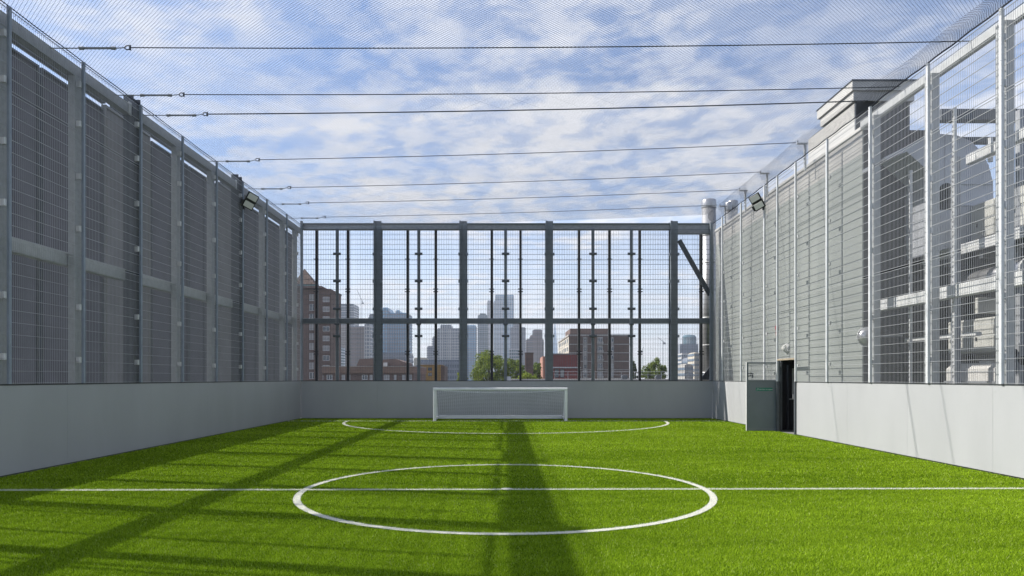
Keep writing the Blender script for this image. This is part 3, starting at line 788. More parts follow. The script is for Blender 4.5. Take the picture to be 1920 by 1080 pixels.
for px, X_, z0, z1 in ((1912,10.3,0,7),(1838,11.6,0,7.2),(1790,9.3,0,6.2)):
    Y = FPX*X_/(px-VX); MB().ebox(X_,X_+.14,Y,Y+.14,z0,z1,.01).build('post','galv' ,t)
MB().box(9.9,15.6,11.2,CY0-.05,4.32,4.42).build('deck_plate','dark_wall',t)
MB().ebox(9.84,9.897,11.2,CY0-.05,4.28,4.50,.008).build('deck_edge','galv_light',t)
for y in (12.2, 13.4, 14.6, 15.8):
    MB().ebox(9.96,15.5,y,y+.12,4.12,4.317,.008).build('joist','steel_dark',t)
c = at(1845,278,Yg); MB().tube((c.x,Yg-.2,c.z-.35),(c.x,Yg-.2,c.z+.15),.05,8).tube((c.x-.35,Yg-.2,c.z-.28),(c.x+.3,Yg-.2,c.z-.12),.05,8).build('pipe_stub','galv_light',t)
for k in range(10):   # cable tray rungs
    x = 10.6+k*.14; MB().box(x,x+.03,15.0,15.04,3.05,3.22).build('tray_rung','galv',t)
MB().box(10.55,12.0,14.98,15.0,3.2,3.24).box(10.55,12.0,14.98,15.0,3.03,3.07).build('tray_rail','galv',t)

def unit(x0, x1, y0, y1, z0, z1, label, nm='air_handling_unit', grp='plant units behind the right mesh', m='unit', louv=True):
    t = thing(nm, ((x0+x1)/2,(y0+y1)/2,z0), label, 'plant unit', grp)
    MB().ebox(x0+.02,x1,y0,y1,z0,z1,.02).build('casing',m,t)
    n = 2 if y1-y0 < 2.5 else 3; d_ = (y1-y0)/n
    for k in range(n):
        a, b_ = y0+k*d_+.03, y0+(k+1)*d_-.03
        MB().box(x0+.006,x0+.0195,a,b_,z0+.04,(z0+z1)/2-.02).build('door_panel',m,t)
        MB().box(x0+.006,x0+.0195,a,b_,(z0+z1)/2+.02,z1-.04).build('door_panel',m,t)
        MB().ebox(x0-.02,x0+.004,b_-.12,b_-.09,(z0+z1)/2-.12,(z0+z1)/2-.04,.004).build('handle','black',t)
    for y in (y0+.05, y1-.13): MB().ebox(x0+.05,x0+.13,y,y+.08,z0-.2,z0-.001,.004).build('foot','steel_dark',t)
unit(10.3,11.6,14.75,16.1,4.62,5.42,'pale air unit standing on the gantry deck below the curved duct')
unit(10.3,11.4,12.2,14.3,4.62,5.55,'larger pale air unit at the near end of the gantry deck')
unit(10.1,11.3,14.3,16.0,2.15,2.88,'long white air unit on low feet under the gantry deck')
unit(9.5,10.3,10.9,12.4,2.0,3.1,'cream air unit at the right edge under the gantry deck', m='unit')
unit(10.3,10.9,16.18,16.6,4.62,5.46,'narrow pale cabinet against the dark wall beside the curved duct')
t = thing('water_tank', (10.6,15.2,.8), 'low rounded white water tank under the gantry, just above the rebound wall', 'tank')
MB().ebox(10.0,11.2,14.3,15.9,1.1,1.92,.12).build('shell','white_clad',t)
MB().ebox(9.97,11.23,14.27,15.93,1.50,1.54,.01).build('strap','galv',t)
MB().lathe((10.5,15.1,1.92),[(.25,0),(.24,.05),(.18,.07)],16).build('lid','white_clad',t)
t = thing('insulated_pipe', (10.4,14.8,3.7), 'fat foil wrapped insulated pipe below the gantry deck', 'pipe')
MB().tube((10.2,13.6,3.72),(10.2,15.4,3.66),.24,20).build('foil_wrap','foil',t,smooth=True)
MB().tube((10.2,13.55,3.72),(10.2,13.6,3.72),.25,20).build('collar','galv_light',t)
t = thing('control_box', (10.3,15.2,3.2), 'pinkish grey control box hung under the gantry beam', 'box')
MB().ebox(10.05,10.5,14.9,15.0,2.98,3.32,.01).build('case','unit',t)
for z in (3.05, 3.25): MB().tube((10.5,14.95,z),(12.0,14.95,z),.02,6).build('conduit','galv',t)
t = thing('pipework', (9.6,13.6,1.5), 'cluster of grey valves and pipes beside the white air unit behind the mesh', 'pipes')
for dx_, dz_ in ((0,0),(.22,.1),(.4,-.05)):
    MB().tube((9.9+dx_,14.0,1.0),(9.9+dx_,14.0,2.35+dz_),.035,8).build('riser','galv',t)
    MB().lathe((9.9+dx_,13.93,2.0+dz_),[(.09,0),(.09,.02)],14,'y').build('valve_wheel','black',t)
# low back wall of the yard
t = thing('yard_wall', (17,14,0), 'dark wall closing the plant yard behind the steel gantry', 'wall')
MB().box(15.6,15.8,6,CY0-.1,-.05,4.6).build('wall_face','dark_wall',t)

# ------------------------------------------------------------------ the city beyond
GZ = -14.0
def brick(name, c1, c2, mortar, s):
    m = bpy.data.materials.new(name); m.use_nodes = True; nt = m.node_tree; b = nt.nodes['Principled BSDF']; b.inputs['Roughness'].default_value = .9
    g = N(nt,'ShaderNodeNewGeometry'); sp = N(nt,'ShaderNodeSeparateXYZ'); nt.links.new(g.outputs['Position'], sp.inputs[0])
    cb = N(nt,'ShaderNodeCombineXYZ'); nt.links.new(M2(nt,'ADD',sp.outputs[0],sp.outputs[1]), cb.inputs[0]); nt.links.new(sp.outputs[2], cb.inputs[1])
    br = N(nt,'ShaderNodeTexBrick'); br.inputs['Scale'].default_value = s; br.inputs['Color1'].default_value = (*c1,1); br.inputs['Color2'].default_value = (*c2,1); br.inputs['Mortar'].default_value = (*mortar,1)
    br.inputs['Mortar Size'].default_value = .012
    nt.links.new(cb.outputs[0], br.inputs['Vector'])
    mx = N(nt,'ShaderNodeMix',data_type='RGBA',blend_type='MULTIPLY'); mx.inputs['Factor'].default_value = 1
    f = noise(nt, g.outputs['Position'], .35, 6, .6); gr = N(nt,'ShaderNodeMapRange'); nt.links.new(f, gr.inputs[0]); gr.inputs[3].default_value = .6; gr.inputs[4].default_value = 1.35
    nt.links.new(br.outputs[0], mx.inputs['A']); nt.links.new(gr.outputs[0], mx.inputs['B']); nt.links.new(mx.outputs['Result'], b.inputs['Base Color'])
    M[name] = m
brick('brick_dark', (.17,.115,.098), (.13,.09,.078), (.09,.078,.07), 1.4)
brick('brick_brown', (.16,.108,.088), (.13,.09,.074), (.11,.09,.08), 1.4)
brick('brick_pale', (.24,.155,.11), (.2,.13,.098), (.17,.14,.12), 1.4)
M['concrete'] = mat('concrete', (.52,.50,.47), .85, var=.12, vscale=.3)
M['cream'] = mat('cream', (.72,.66,.55), .8, var=.06, vscale=.3)
M['redclad'] = mat('redclad', (.30,.055,.05), .6, var=.1, vscale=.4)
M['orangeclad'] = mat('orangeclad', (.55,.27,.19), .6)
M['yellow'] = mat('yellow', (.50,.30,.08), .75, var=.1, vscale=.4)
M['bluebox'] = mat('bluebox', (.05,.14,.26), .6)
M['glass'] = mat('glass', (.06,.10,.14), .12, .0, spec=1.0)
M['glass_blue'] = mat('glass_blue', (.24,.55,.85), .18, .25, var=.12, vscale=.03)
M['glass_grey'] = mat('glass_grey', (.20,.27,.36), .25, .15, var=.12, vscale=.03)
M['glass_teal'] = mat('glass_teal', (.14,.26,.32), .25, .15)
M['stone_pink'] = mat('stone_pink', (.36,.30,.29), .8, var=.1, vscale=.05)
M['stone_grey'] = mat('stone_grey', (.30,.34,.41), .8, var=.1, vscale=.05)
M['pale_metal'] = mat('pale_metal', (.60,.63,.68), .5, var=.06, vscale=.05)
M['window_white'] = mat('window_white', (.74,.74,.74), .5)
M['roof_tile'] = mat('roof_tile', (.20,.13,.10), .85, var=.2, vscale=.5)
M['copper'] = mat('copper', (.16,.30,.30), .7)
M['bark'] = mat('bark', (.10,.075,.05), .95)
def leafmat(name, c1, c2):
    m = bpy.data.materials.new(name); m.use_nodes = True; nt = m.node_tree; b = nt.nodes['Principled BSDF']; b.inputs['Roughness'].default_value = .7
    g = N(nt,'ShaderNodeNewGeometry'); f = noise(nt, g.outputs['Position'], .9, 4, .7)
    mx = N(nt,'ShaderNodeMix',data_type='RGBA'); nt.links.new(ramp(nt,f,.35,.65), mx.inputs['Factor']); mx.inputs['A'].default_value = (*c1,1); mx.inputs['B'].default_value = (*c2,1)
    nt.links.new(mx.outputs['Result'], b.inputs['Base Color'])
    tr = N(nt,'ShaderNodeBsdfTranslucent'); nt.links.new(mx.outputs['Result'], tr.inputs[0]); ms = N(nt,'ShaderNodeMixShader'); ms.inputs[0].default_value = .4
    nt.links.new(b.outputs[0], ms.inputs[1]); nt.links.new(tr.outputs[0], ms.inputs[2]); nt.links.new(ms.outputs[0], nt.nodes['Material Output'].inputs[0]); M[name] = m
leafmat('leaf', (.10,.155,.014), (.21,.26,.026)); leafmat('leaf_dark', (.028,.05,.012), (.045,.07,.016)); leafmat('leaf_mid', (.10,.155,.02), (.18,.23,.035))

def bthing(name, label, p0, p1, Y, grp=None):
    return thing(name, (ax((p0+p1)/2, Y), Y, GZ), label, 'building', grp)
def tower(name, label, p0, p1, ytop, Y, depth, body, blocks=(), floors=0, bandm=None, mulls=0, mullm=None, ybot=None, band_h=.45, grp='skyline towers behind the far fence', fh=3.6):
    """a far high-rise: body volumes with recessed floor bands and mullions built on the two visible faces"""
    t = bthing(name, label, p0, p1, Y, grp)
    vols = [(p0, p1, ytop)] + list(blocks)
    for i, (a, b_, yt) in enumerate(vols):
        x0, x1, zt = ax(a, Y), ax(b_, Y), az(yt, Y)
        o_ = (i*.013)*Y*.02
        MB().box(x0, x1, Y+o_, Y+depth-o_, GZ, zt).build('body' if i == 0 else 'upper_body', body, t)
        MB().box(x0+.8, x1-.8, Y+o_+.8, Y+depth-o_-.8, zt, zt+Y*.0012).build('roof_plant', body, t)
        if bandm:
            mb = MB(); z = az(709, Y)-2
            s = Y*.0007
            while z < zt-fh*.4:
                mb.box(x0-s, x1+s, Y+o_-s, Y+depth*.98, z, z+fh*band_h); z += fh
            q = mb.build('floor_bands', bandm, t); q['kind'] = 'stuff'
        if mulls:
            mb = MB(); s = Y*.0010; n = max(2, int(mulls*(b_-a)/(p1-p0)))
            for k in range(n+1):
                x = x0+(x1-x0)*k/n; mb.box(x-s*.4, x+s*.4, Y+o_-s, Y+o_+.5, GZ+2, zt)
            q = mb.build('mullions', mullm or 'pale_metal', t); q['kind'] = 'stuff'
    return t

# the tall brick tower on the left
Y = 200
t = bthing('brick_tower', 'tall dark brick apartment tower with white bay windows, leftmost beyond the far fence', 560, 622, Y)
x0, x1 = ax(548,Y), ax(603,Y); z1 = az(541,Y)
MB().box(x0,x1,Y,Y+14,GZ,z1).build('wall','brick_dark',t)
MB().box(ax(591,Y),ax(621,Y),Y-1.2,Y+12,GZ,az(546,Y)).build('wall','brick_brown',t)
MB().box(x0-.2,x1+.3,Y-1.4,Y+14.2,z1,z1+.6).build('parapet','brick_dark',t)
MB().box(ax(605,Y),ax(622,Y),Y-1.5,Y+12.2,az(546,Y),az(546,Y)+.5).build('parapet','brick_brown',t)
frame_me = {}
def bay(t, px, py, w, h, Y, proud=.0, m='window_white', nv_=1):
    c = at(px, py, Y); w2, h2 = w/2, h/2; y = Y-proud
    f = MB().box(c.x-w2,c.x-w2+.12,y-.10,y,c.z-h2,c.z+h2).box(c.x+w2-.12,c.x+w2,y-.10,y,c.z-h2,c.z+h2).box(c.x-w2+.12,c.x+w2-.12,y-.10,y,c.z+h2-.12,c.z+h2).box(c.x-w2+.12,c.x+w2-.12,y-.10,y,c.z-h2,c.z-h2+.14)
    for k in range(1, nv_+1):
        x = c.x-w2+w*k/(nv_+1); f.box(x-.05,x+.05,y-.09,y,c.z-h2+.14,c.z+h2-.12)
    fo = f.build('window', m, t)
    sub(MB().box(c.x-w2+.1,c.x+w2-.1,y-.04,y-.005,c.z-h2+.1,c.z+h2-.1),'pane','blind' if random.random() < .45 else 'glass',fo)
M['blind'] = mat('blind', (.50,.50,.49), .6)
Yw = Y-1.2
for k in range(10):
    py = 556+k*18.3
    bay(t, 586, py+2, 1.7, 1.9, Y)
    # window on the projecting bay of the right-hand wing, a brick band below each
    c = at(611.5, py-4, Yw)
    MB().box(ax(604,Yw),ax(621.5,Yw),Yw-.95,Yw-.705,c.z-.25,c.z+.35).build('bay_band','brick_dark',t)
    bay(t, 611.5, py+5.5, 1.9, 1.5, Yw-.7, .0, nv_=1)
MB().box(ax(604.5,Yw),ax(621,Yw),Yw-.7,Yw-.005,GZ,az(549,Yw)).build('bay_strip','brick_brown',t)
# pitched roof building behind it
Y = 260
t = bthing('church_roof', 'steep tiled pyramid roof over a teal band, peeking out above the brick tower', 560, 590, Y)
b0 = at(556,533,Y); b1 = at(590,533,Y); ap = at(566,505,Y)
w = (b1.x-b0.x)
MB().box(b0.x-1,b1.x,Y,Y+w,GZ,az(541,Y)).build('wall','brick_brown',t)
MB().box(b0.x-1.2,b1.x+.2,Y-.2,Y+w+.2,az(541,Y),b0.z).build('teal_band','copper',t)
mb = MB(); A = Vector((b0.x-1.2,Y-.2,b0.z)); B = Vector((b1.x+.2,Y-.2,b0.z)); C_ = Vector((b1.x+.2,Y+w,b0.z)); D = Vector((b0.x-1.2,Y+w,b0.z)); P_ = Vector((ap.x,Y+w/2,ap.z+.8))
mb.v = [tuple(v_) for v_ in (A,B,C_,D,P_)]; mb.f = [(0,1,4),(1,2,4),(2,3,4),(3,0,4),(3,2,1,0)]
mb.build('roof','roof_tile',t)

# far towers
tower('office_tower','dark glass tower with a rounded blue crown and pale bands, right of the brick tower',638,663,571,1100,40,'glass_grey',floors=1,bandm='pale_metal',band_h=.25,fh=3.8)
tower('office_tower','narrow pale stone tower standing just right of the banded glass tower',640,652,610,1000,30,'stone_pink',bandm='concrete',fh=3.4,band_h=.3)
tower('office_tower','pinkish tower with a dense dark window grid, beside the first big column',655,684,613,760,30,'glass_grey',bandm='stone_pink',mulls=14,mullm='stone_pink',fh=3.5,band_h=.3)
tower('office_tower','small hazy slab low at the foot of the banded glass tower',626,638,652,900,25,'glass_teal',bandm='pale_metal',fh=3.6)
tower('office_tower','slim white framed tower left of the first big column',684,693,608,700,20,'glass_grey',bandm='window_white',mulls=3,mullm='window_white',fh=3.8,band_h=.3)
tower('office_tower','dark narrow tower almost hidden by the first big column',692,706,590,820,30,'stone_grey',bandm='glass_teal',fh=3.6)
tower('office_tower','broad blue grey tower with a stepped top, right of the first big column',727,764,588,900,45,'glass_blue',blocks=((717,728,578),(742,749,583)),bandm='stone_grey',mulls=10,mullm='stone_grey',fh=3.8,band_h=.3)
tower('office_block','low dark office block at the foot of the broad blue grey tower',716,766,662,600,30,'glass_grey',mulls=24,mullm='stone_grey',bandm='stone_grey',fh=4)
tower('office_tower','low stepped grey tower left of the tower under scaffold',801,822,650,1200,30,'stone_grey',blocks=((811,822,632),),bandm='glass_grey',fh=4)
tower('office_tower','wide pale tower clad in white scaffolding lattice between the columns',820,862,617,1000,35,'glass_grey',blocks=((826,846,610),),bandm='pale_metal',mulls=12,mullm='window_white',fh=4,band_h=.25)
tower('office_tower','plain blue grey tower immediately right of the second big column',874,892,611,1300,40,'glass_blue',bandm='stone_grey',fh=4.2,band_h=.35)
tower('office_tower','dark teal tower with a rounded top left of the tallest tower',896,914,592,1400,40,'glass_teal',blocks=((899,911,589),),bandm='stone_grey',fh=4.2,band_h=.3)
tower('office_tower','thin hazy grey tower leaning against the tallest glass tower',914,924,565,2300,40,'stone_grey',bandm='pale_metal',fh=5)
tower('skyscraper','tallest light blue glass skyscraper in the middle of the skyline',929,963,554,2000,60,'glass_blue',blocks=((926,940,565),),bandm='pale_metal',mulls=8,mullm='pale_metal',fh=5,band_h=.22)
tower('office_tower','grey violet tower tucked behind the right of the tallest glass tower',958,985,615,1500,40,'stone_grey',blocks=((963,974,606),),bandm='glass_grey',mulls=8,mullm='stone_grey',fh=4,band_h=.4)
tower('office_tower','stepped brown grey tower with a narrow crown between middle and third column',987,1019,637,1100,40,'stone_pink',blocks=((1000,1016,619),(994,1016,630)),bandm='glass_grey',mulls=14,mullm='stone_pink',fh=3.8,band_h=.45)
tower('office_block','low pale block in front of the tallest skyscraper, over the tree',955,975,655,800,25,'pale_metal',bandm='glass_teal',mulls=5,fh=3.6)
tower('office_block','low grey glass office block with pale roof edges left of the big tree',786,865,676,420,25,'glass_grey',bandm='stone_grey',fh=3.4,mulls=18,mullm='stone_grey')
tower('office_block','cream low block seen over the yellow building',776,799,672,500,15,'cream',fh=3.4)
# glass spire
Y = 3300
t = bthing('glass_spire','faint pointed glass spire rising beside the third big column',1038,1048,Y,'skyline towers behind the far fence')
zb = az(720,Y); c = at(1041,606,Y); h = 14
mb = MB()
bx0, bx1 = ax(1032,Y), ax(1050,Y)
mb.v = [(bx0,Y,GZ),(bx1,Y,GZ),(bx1,Y+40,GZ),(bx0,Y+40,GZ),(c.x-2,Y+18,c.z),(c.x+2,Y+18,c.z),(c.x+2,Y+22,c.z),(c.x-2,Y+22,c.z)]
mb.f = [(3,2,1,0),(4,5,6,7),(0,1,5,4),(1,2,6,5),(2,3,7,6),(3,0,4,7)]
mb.build('spire','glass_blue',t)
# round-topped building at the right
Y = 900
t = bthing('round_building','round domed glass drum on a wider grey block, far right beyond the last column',1275,1311,Y)
MB().box(ax(1275,Y),ax(1309,Y),Y,Y+30,GZ,az(645,Y)).build('block','stone_grey',t)
c = at(1298,645,Y); r_ = (ax(1311,Y)-ax(1285,Y))/2
MB().lathe((c.x,Y+15,az(646,Y)),[(r_,0),(r_,az(632,Y)-az(646,Y)),(r_*1.03,az(631,Y)-az(646,Y)),(r_*.8,az(627.5,Y)-az(646,Y)),(r_*.3,az(626,Y)-az(646,Y))],28).build('drum','glass_teal',t)
mb = MB()
for k in range(28):
    a0 = 2*math.pi*k/28; mb.tube((c.x+r_*1.01*math.cos(a0),Y+15+r_*1.01*math.sin(a0),az(646,Y)),(c.x+r_*1.01*math.cos(a0),Y+15+r_*1.01*math.sin(a0),az(632,Y)),.2,4)
q = mb.build('fins','pale_metal',t); q['kind'] = 'stuff'
mb = MB()
for k in range(5): mb.box(ax(1275,Y)-.2,ax(1309,Y)+.2,Y-.4,Y+.2,az(647+k*3,Y),az(646+k*3,Y))
q = mb.build('floor_bands','glass_grey',t); q['kind'] = 'stuff'
# jumble of lit low blocks beneath it
for i, (a, b_, y_, mm, lab) in enumerate(((1278,1291,664,'window_white','white low block under the round building, nearest the last column'),(1290,1303,672,'stone_grey','grey low block in the middle under the round building'),(1302,1313,662,'cream','cream low block under the round building, beside the flue'),(1284,1299,684,'concrete','pale concrete block low in front beneath the round building'))):
    tower('low_block', lab, a, b_, y_, 560-i*60, 16, mm, bandm='glass_grey', fh=3.2, grp='low blocks under the round building', mulls=4, mullm=mm)

# long brown brick building
Y = 150
t = bthing('brick_school','long low brown brick building with a flat pale parapet, below the towers at the left',606,776,Y)
MB().box(ax(606,Y),ax(776,Y),Y,Y+22,GZ,az(700,Y)).build('wall','brick_dark',t)
MB().box(ax(605,Y),ax(777,Y),Y-.5,Y+22.4,az(700,Y),az(687.5,Y)).build('parapet','brick_pale',t)
MB().box(ax(605,Y)-.1,ax(777,Y)+.1,Y-.6,Y+22.5,az(687.5,Y),az(686.5,Y)).build('coping','concrete',t)
r1 = MB().prism([at(668,687,Y+6),at(702,687,Y+6),at(700,672,Y+6),at(674,673,Y+6)],(0,9,0)).build('roof_house','brick_dark',t)
r2 = MB().prism([at(716,687,Y+5),at(764,687,Y+5),at(762,680,Y+5),at(742,673,Y+5),at(718,674,Y+5)],(0,9,0)).build('roof_house','brick_dark',t)
MB().box(ax(719,Y+4),ax(726,Y+4),Y+4,Y+4.9,az(688,Y),az(679,Y)).build('roof_box','window_white',t)
for px, w in ((618,1.2),(644,.7),(684,1.2),(696,.6),(725,1.2),(741,.5),(757,.7),(770,.6),(655,.5),(632,.5)):
    bay(t, px, 707.5, w, 1.1, Y, 0)
tower('blue_cabin','dark blue boxy rooftop cabin left of the yellow building',773,788,687,175,6,'bluebox',grp='small buildings below the skyline')
Y = 190
t = bthing('yellow_building','yellow ochre brick building with slit windows beside the blue cabin',788,832,Y)
MB().box(ax(788,Y),ax(826,Y),Y,Y+12,GZ,az(684,Y)).build('wall','yellow',t)
MB().box(ax(826,Y),ax(833,Y),Y+1,Y+11,GZ,az(686,Y)).build('wall','brick_brown',t)
MB().box(ax(787,Y),ax(827,Y),Y-.3,Y+12.2,az(684,Y),az(682.6,Y)).build('coping','concrete',t)
for px in (804.5, 808, 818):
    for py in (692, 702): bay(t, px, py, .55, .9, Y, 0, 'steel_dark', 0)
# dark brick stack
Y = 95
t = bthing('brick_chimney','dark brick slab chimney stack standing in front of the trees',984,1000,Y)
MB().box(ax(985,Y),ax(1000,Y),Y,Y+1.6,GZ,az(662.5,Y)).build('stack','brick_dark',t)
MB().box(ax(984,Y),ax(1001,Y),Y-.06,Y+1.66,az(662.5,Y),az(661,Y)).build('cap','brick_brown',t)
# red clad building
Y = 160
t = bthing('red_building','dark red clad building with a white band, right of the third big column',1031,1090,Y)
MB().box(ax(1030,Y),ax(1088,Y),Y,Y+16,GZ,az(690.5,Y)).build('wall','redclad',t)
MB().box(ax(1036,Y),ax(1088,Y),Y-.4,Y+15.8,az(688,Y),az(665,Y)).build('upper_storey','redclad',t)
MB().box(ax(1036,Y)-.1,ax(1088,Y)+.1,Y-.6,Y+16.1,az(690.5,Y),az(688,Y)).build('white_band','window_white',t)
MB().box(ax(1036,Y)-.1,ax(1088,Y)+.1,Y-.6,Y+16.1,az(665,Y),az(663,Y)).build('coping','stone_pink',t)
MB().box(ax(1018,Y),ax(1029.8,Y),Y,Y+14,GZ,az(668,Y)).build('orange_bay','orangeclad',t)
for k in range(12):
    x = ax(1038+k*4.2,Y); MB().box(x-.02,x+.02,Y-.44,Y-.401,az(687,Y),az(666,Y)).build('cladding_joint','steel_dark',t)
for px in (1044, 1054): bay(t, px, 700, .9, 1.9, Y, 0, 'steel_dark', 0)
# brick flats with white bands
Y = 238
t = bthing('brick_flats','brown brick flats with white floor bands and a dark rooftop block, centre right',1047,1181,Y)
x0, x1 = ax(1067,Y), ax(1180,Y)
zt = az(630,Y)
MB().box(x0,x1,Y,Y+48,GZ,zt).build('wall','brick_brown',t)
MB().box(x0-.25,x1+.25,Y-.25,Y+48.2,zt,az(627,Y)).build('parapet','concrete',t)
MB().box(ax(1072,Y),ax(1150,Y),Y+6,Y+26,az(627,Y)+.01,az(614,Y)).build('rooftop_block','brick_dark',t)
for k in range(6):
    z = az(645.5+k*16,Y)
    MB().box(x0-.12,x1+.12,Y-.12,Y+48.1,z-.14,z+.14).build('floor_band','concrete',t)
for px, wpx, mm in ((1097,8,'concrete'),(1125,10,'concrete'),(1148,6,'concrete')):
    MB().box(ax(px-wpx/2,Y),ax(px+wpx/2,Y),Y-.32,Y-.13,GZ,az(632,Y)).build('render_strip',mm,t)
MB().box(ax(1111,Y),ax(1119,Y),Y-.32,Y-.13,GZ,az(632,Y)).build('render_strip','brick_pale',t)
for k in range(5):
    py = 638+k*16
    bay(t,1097,py+1,.8,1.0,Y,.33,'steel_dark',0)
    bay(t,1125,py,1.5,1.5,Y,.33,'window_white',1)
    bay(t,1148,py,.8,1.3,Y,.33,'window_white',0)
    MB().box(ax(1119,Y),ax(1131,Y),Y-1.0,Y-.45,az(py+8,Y),az(py+3,Y)).build('balcony','copper' if False else 'concrete',t)
    # sunlit left flank windows
    for j in range(6):
        yy = Y+3+j*7.4; z = az(py,Y)
        w_ = MB().box(x0-.16,x0-.005,yy,yy+3.6,z-.75,z+.85).build('window','window_white',t)
        sub(MB().box(x0-.18,x0-.161,yy+.15,yy+1.7,z-.6,z+.7).box(x0-.18,x0-.161,yy+1.9,yy+3.45,z-.6,z+.7),'pane','glass',w_)
MB().box(x0-.1,x0-.004,Y,Y+48,GZ,zt-.3).build('sunlit_flank','cream',t)  # cream coat puts the sunshine on the left flank into its colour

# roof with guard rail in the middle distance
Y = 60
t = bthing('flat_roof','grey flat roof with a thin guard rail along it, right of the big tree',955,1320,Y)
MB().box(ax(955,Y),ax(1335,Y),Y,Y+18,GZ,az(711,Y)).build('roof_slab','concrete',t)
r_ = MB()
for k in range(12):
    x = ax(1040+k*25,Y+.5); r_.tube((x,Y+.5,az(712,Y)),(x,Y+.5,az(697,Y)),.02,5)
r_.build('rail_posts','galv',t)
MB().tube((ax(1036,Y+.5),Y+.5,az(697,Y)),(ax(1325,Y+.5),Y+.5,az(697,Y)),.022,5).tube((ax(1036,Y+.5),Y+.5,az(703,Y)),(ax(1325,Y+.5),Y+.5,az(703,Y)),.018,5).build('hand_rail','galv',t)
t = thing('vent_box', (ax(953,58),58,GZ+14), 'tiny white roof box showing just over the far wall behind the goal', 'box')
MB().box(ax(949,58),ax(958,58),58,58.6,.3,az(706,58)).build('case','white',t)
for i, (a, b_) in enumerate(((1166,1177),(1230,1241))):
    t = thing('roof_hatch', (ax(a,66),66,1.4), ('dark low hatch on the flat roof in front of the brick flats','dark low hatch on the flat roof in front of the round tree')[i], 'hatch')
    MB().ebox(ax(a,66),ax(b_,66),66,66.6,az(711,60),az(704,66),.08).build('case','steel_dark',t)

# ------------------------------------------------------------------ trees
def tree(px, py_top, wpx, Y, label, lm, n=9000, seed=1, hpx=None, leaf=.30, grp='trees beyond the far fence'):
    rg = np.random.default_rng(seed)
    s = FPX/Y; cx = ax(px, Y); W_ = wpx/s/2; ztop = az(py_top, Y); H = (hpx/s/2 if hpx else W_*.85); cz = ztop-H
    t = thing('tree', (cx, Y, GZ), label, 'tree', grp)
    tk = MB(); tk.tube((cx,Y,GZ),(cx+.2,Y,cz-H*.6),.38,10,.26)
    tips = []
    for k in range(9):
        a0 = rg.uniform(0,6.28); e = rg.uniform(.3,1.2)
        q = Vector((cx+math.cos(a0)*W_*.6*math.cos(e), Y+math.sin(a0)*W_*.6*math.cos(e), cz+H*.5*math.sin(e)))
        tk.tube((cx+.2,Y,cz-H*.65),q,.16,6,.05)
    tk.build('trunk','bark',t)
    # clumps of leaves spread over an uneven crown
    nc = 90; dirs = rg.normal(0,1,(nc,3)); dirs /= np.linalg.norm(dirs,axis=1)[:,None]
    rad = rg.uniform(.45,1.0,nc)**.6*(1+.13*np.sin(dirs[:,0]*5+seed)+.10*np.sin(dirs[:,2]*7+dirs[:,1]*4))
    cen = dirs*rad[:,None]*np.array([W_,W_,H])*.86; cr = rg.uniform(.14,.26,nc)*W_
    idx = rg.integers(0,nc,n); d = rg.normal(0,1,(n,3)); d /= np.linalg.norm(d,axis=1)[:,None]
    P0 = cen[idx]+d*(cr[idx]*rg.uniform(.55,1.05,n))[:,None]+np.array([cx,Y,cz])
    t1 = rg.normal(0,1,(n,3)); t1 /= np.linalg.norm(t1,axis=1)[:,None]; t2 = np.cross(t1, d); t2 /= (np.linalg.norm(t2,axis=1)[:,None]+1e-6)
    L = leaf*rg.uniform(.6,1.3,n)[:,None]
    V = np.stack([P0-t1*L*.5, P0+t2*L*.35, P0+t1*L*.5, P0-t2*L*.35],1).astype(np.float32)
    me = bpy.data.meshes.new('crown'); me.vertices.add(n*4); me.vertices.foreach_set('co', V.ravel()); me.loops.add(n*4); me.loops.foreach_set('vertex_index', np.arange(n*4,dtype=np.int32))
    me.polygons.add(n); me.polygons.foreach_set('loop_start', np.arange(0,n*4,4,dtype=np.int32)); me.polygons.foreach_set('loop_total', np.full(n,4,np.int32)); me.update(calc_edges=True)
    me.materials.append(M[lm]); link('crown', me, t)
tree(918,657,88,120,'large bright green round tree in the middle, left of the centre post','leaf',16000,3,90,.26)
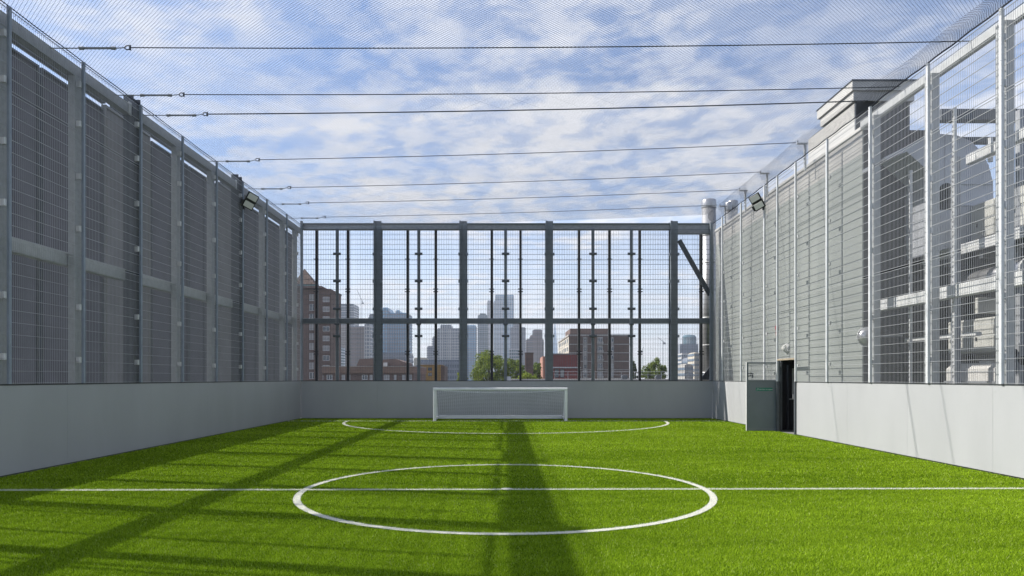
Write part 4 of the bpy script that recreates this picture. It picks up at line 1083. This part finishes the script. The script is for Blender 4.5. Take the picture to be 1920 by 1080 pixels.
tree(962,668,50,128,'smaller green tree joined to the right side of the large round one','leaf',9000,4,80,.26)
tree(866,693,24,115,'low yellow green tree top just left of the second big column','leaf',4000,5,50,.24)
tree(1004,677,34,125,'light green tree peeping out behind the brick chimney stack','leaf_mid',6000,6,70,.26)
tree(990,697,50,70,'leafy bush low in front of the brick chimney stack','leaf',4000,9,40,.14)
tree(1229,668,52,130,'round green tree alone between the brick flats and the round building','leaf_mid',9000,7,70,.26)
tree(1189,677,18,150,'small dark tree right of the brick flats','leaf_dark',3500,8,60,.26)

# cranes
def crane(px, py, Y, L, ang, label):
    t = thing('tower_crane', (ax(px,Y),Y,GZ), label, 'crane', 'thin cranes on the skyline')
    x = ax(px,Y); z = az(py,Y); r = Y*.00035
    MB().tube((x,Y,GZ),(x,Y,z+L*.1),r,4).build('mast','stone_grey',t)
    MB().tube((x-math.cos(ang)*L*.3,Y,z-math.sin(ang)*L*.3),(x+math.cos(ang)*L,Y,z+math.sin(ang)*L),r,4).build('jib','stone_grey',t)
    MB().box(x-math.cos(ang)*L*.3-2,x-math.cos(ang)*L*.3+2,Y-1,Y+1,z-math.sin(ang)*L*.3-3,z-math.sin(ang)*L*.3).build('counterweight','stone_grey',t)
crane(678,562,1500,22,R(115),'thin crane with a raised jib between the left towers')
crane(1243,640,1200,11,R(142),'tiny crane with its jib pointing up left over the lone round tree')
crane(1204,656,1200,6,R(60),'tiny crane low beside the small dark tree')

# ------------------------------------------------------------------ haze
hm = bpy.data.materials.new('haze'); hm.use_nodes = True; nt = hm.node_tree; nt.nodes.clear()
out = N(nt,'ShaderNodeOutputMaterial'); pv = N(nt,'ShaderNodeVolumePrincipled'); pv.inputs['Color'].default_value = (.86,.91,1,1); pv.inputs['Density'].default_value = .00018; pv.inputs['Anisotropy'].default_value = .2
nt.links.new(pv.outputs[0], out.inputs['Volume'])
o = MB().box(-4010,4010,-610,4010,-15,330).build('haze', hm); tag(o, 'pale summer haze filling the air over the city', 'haze', kind='stuff')
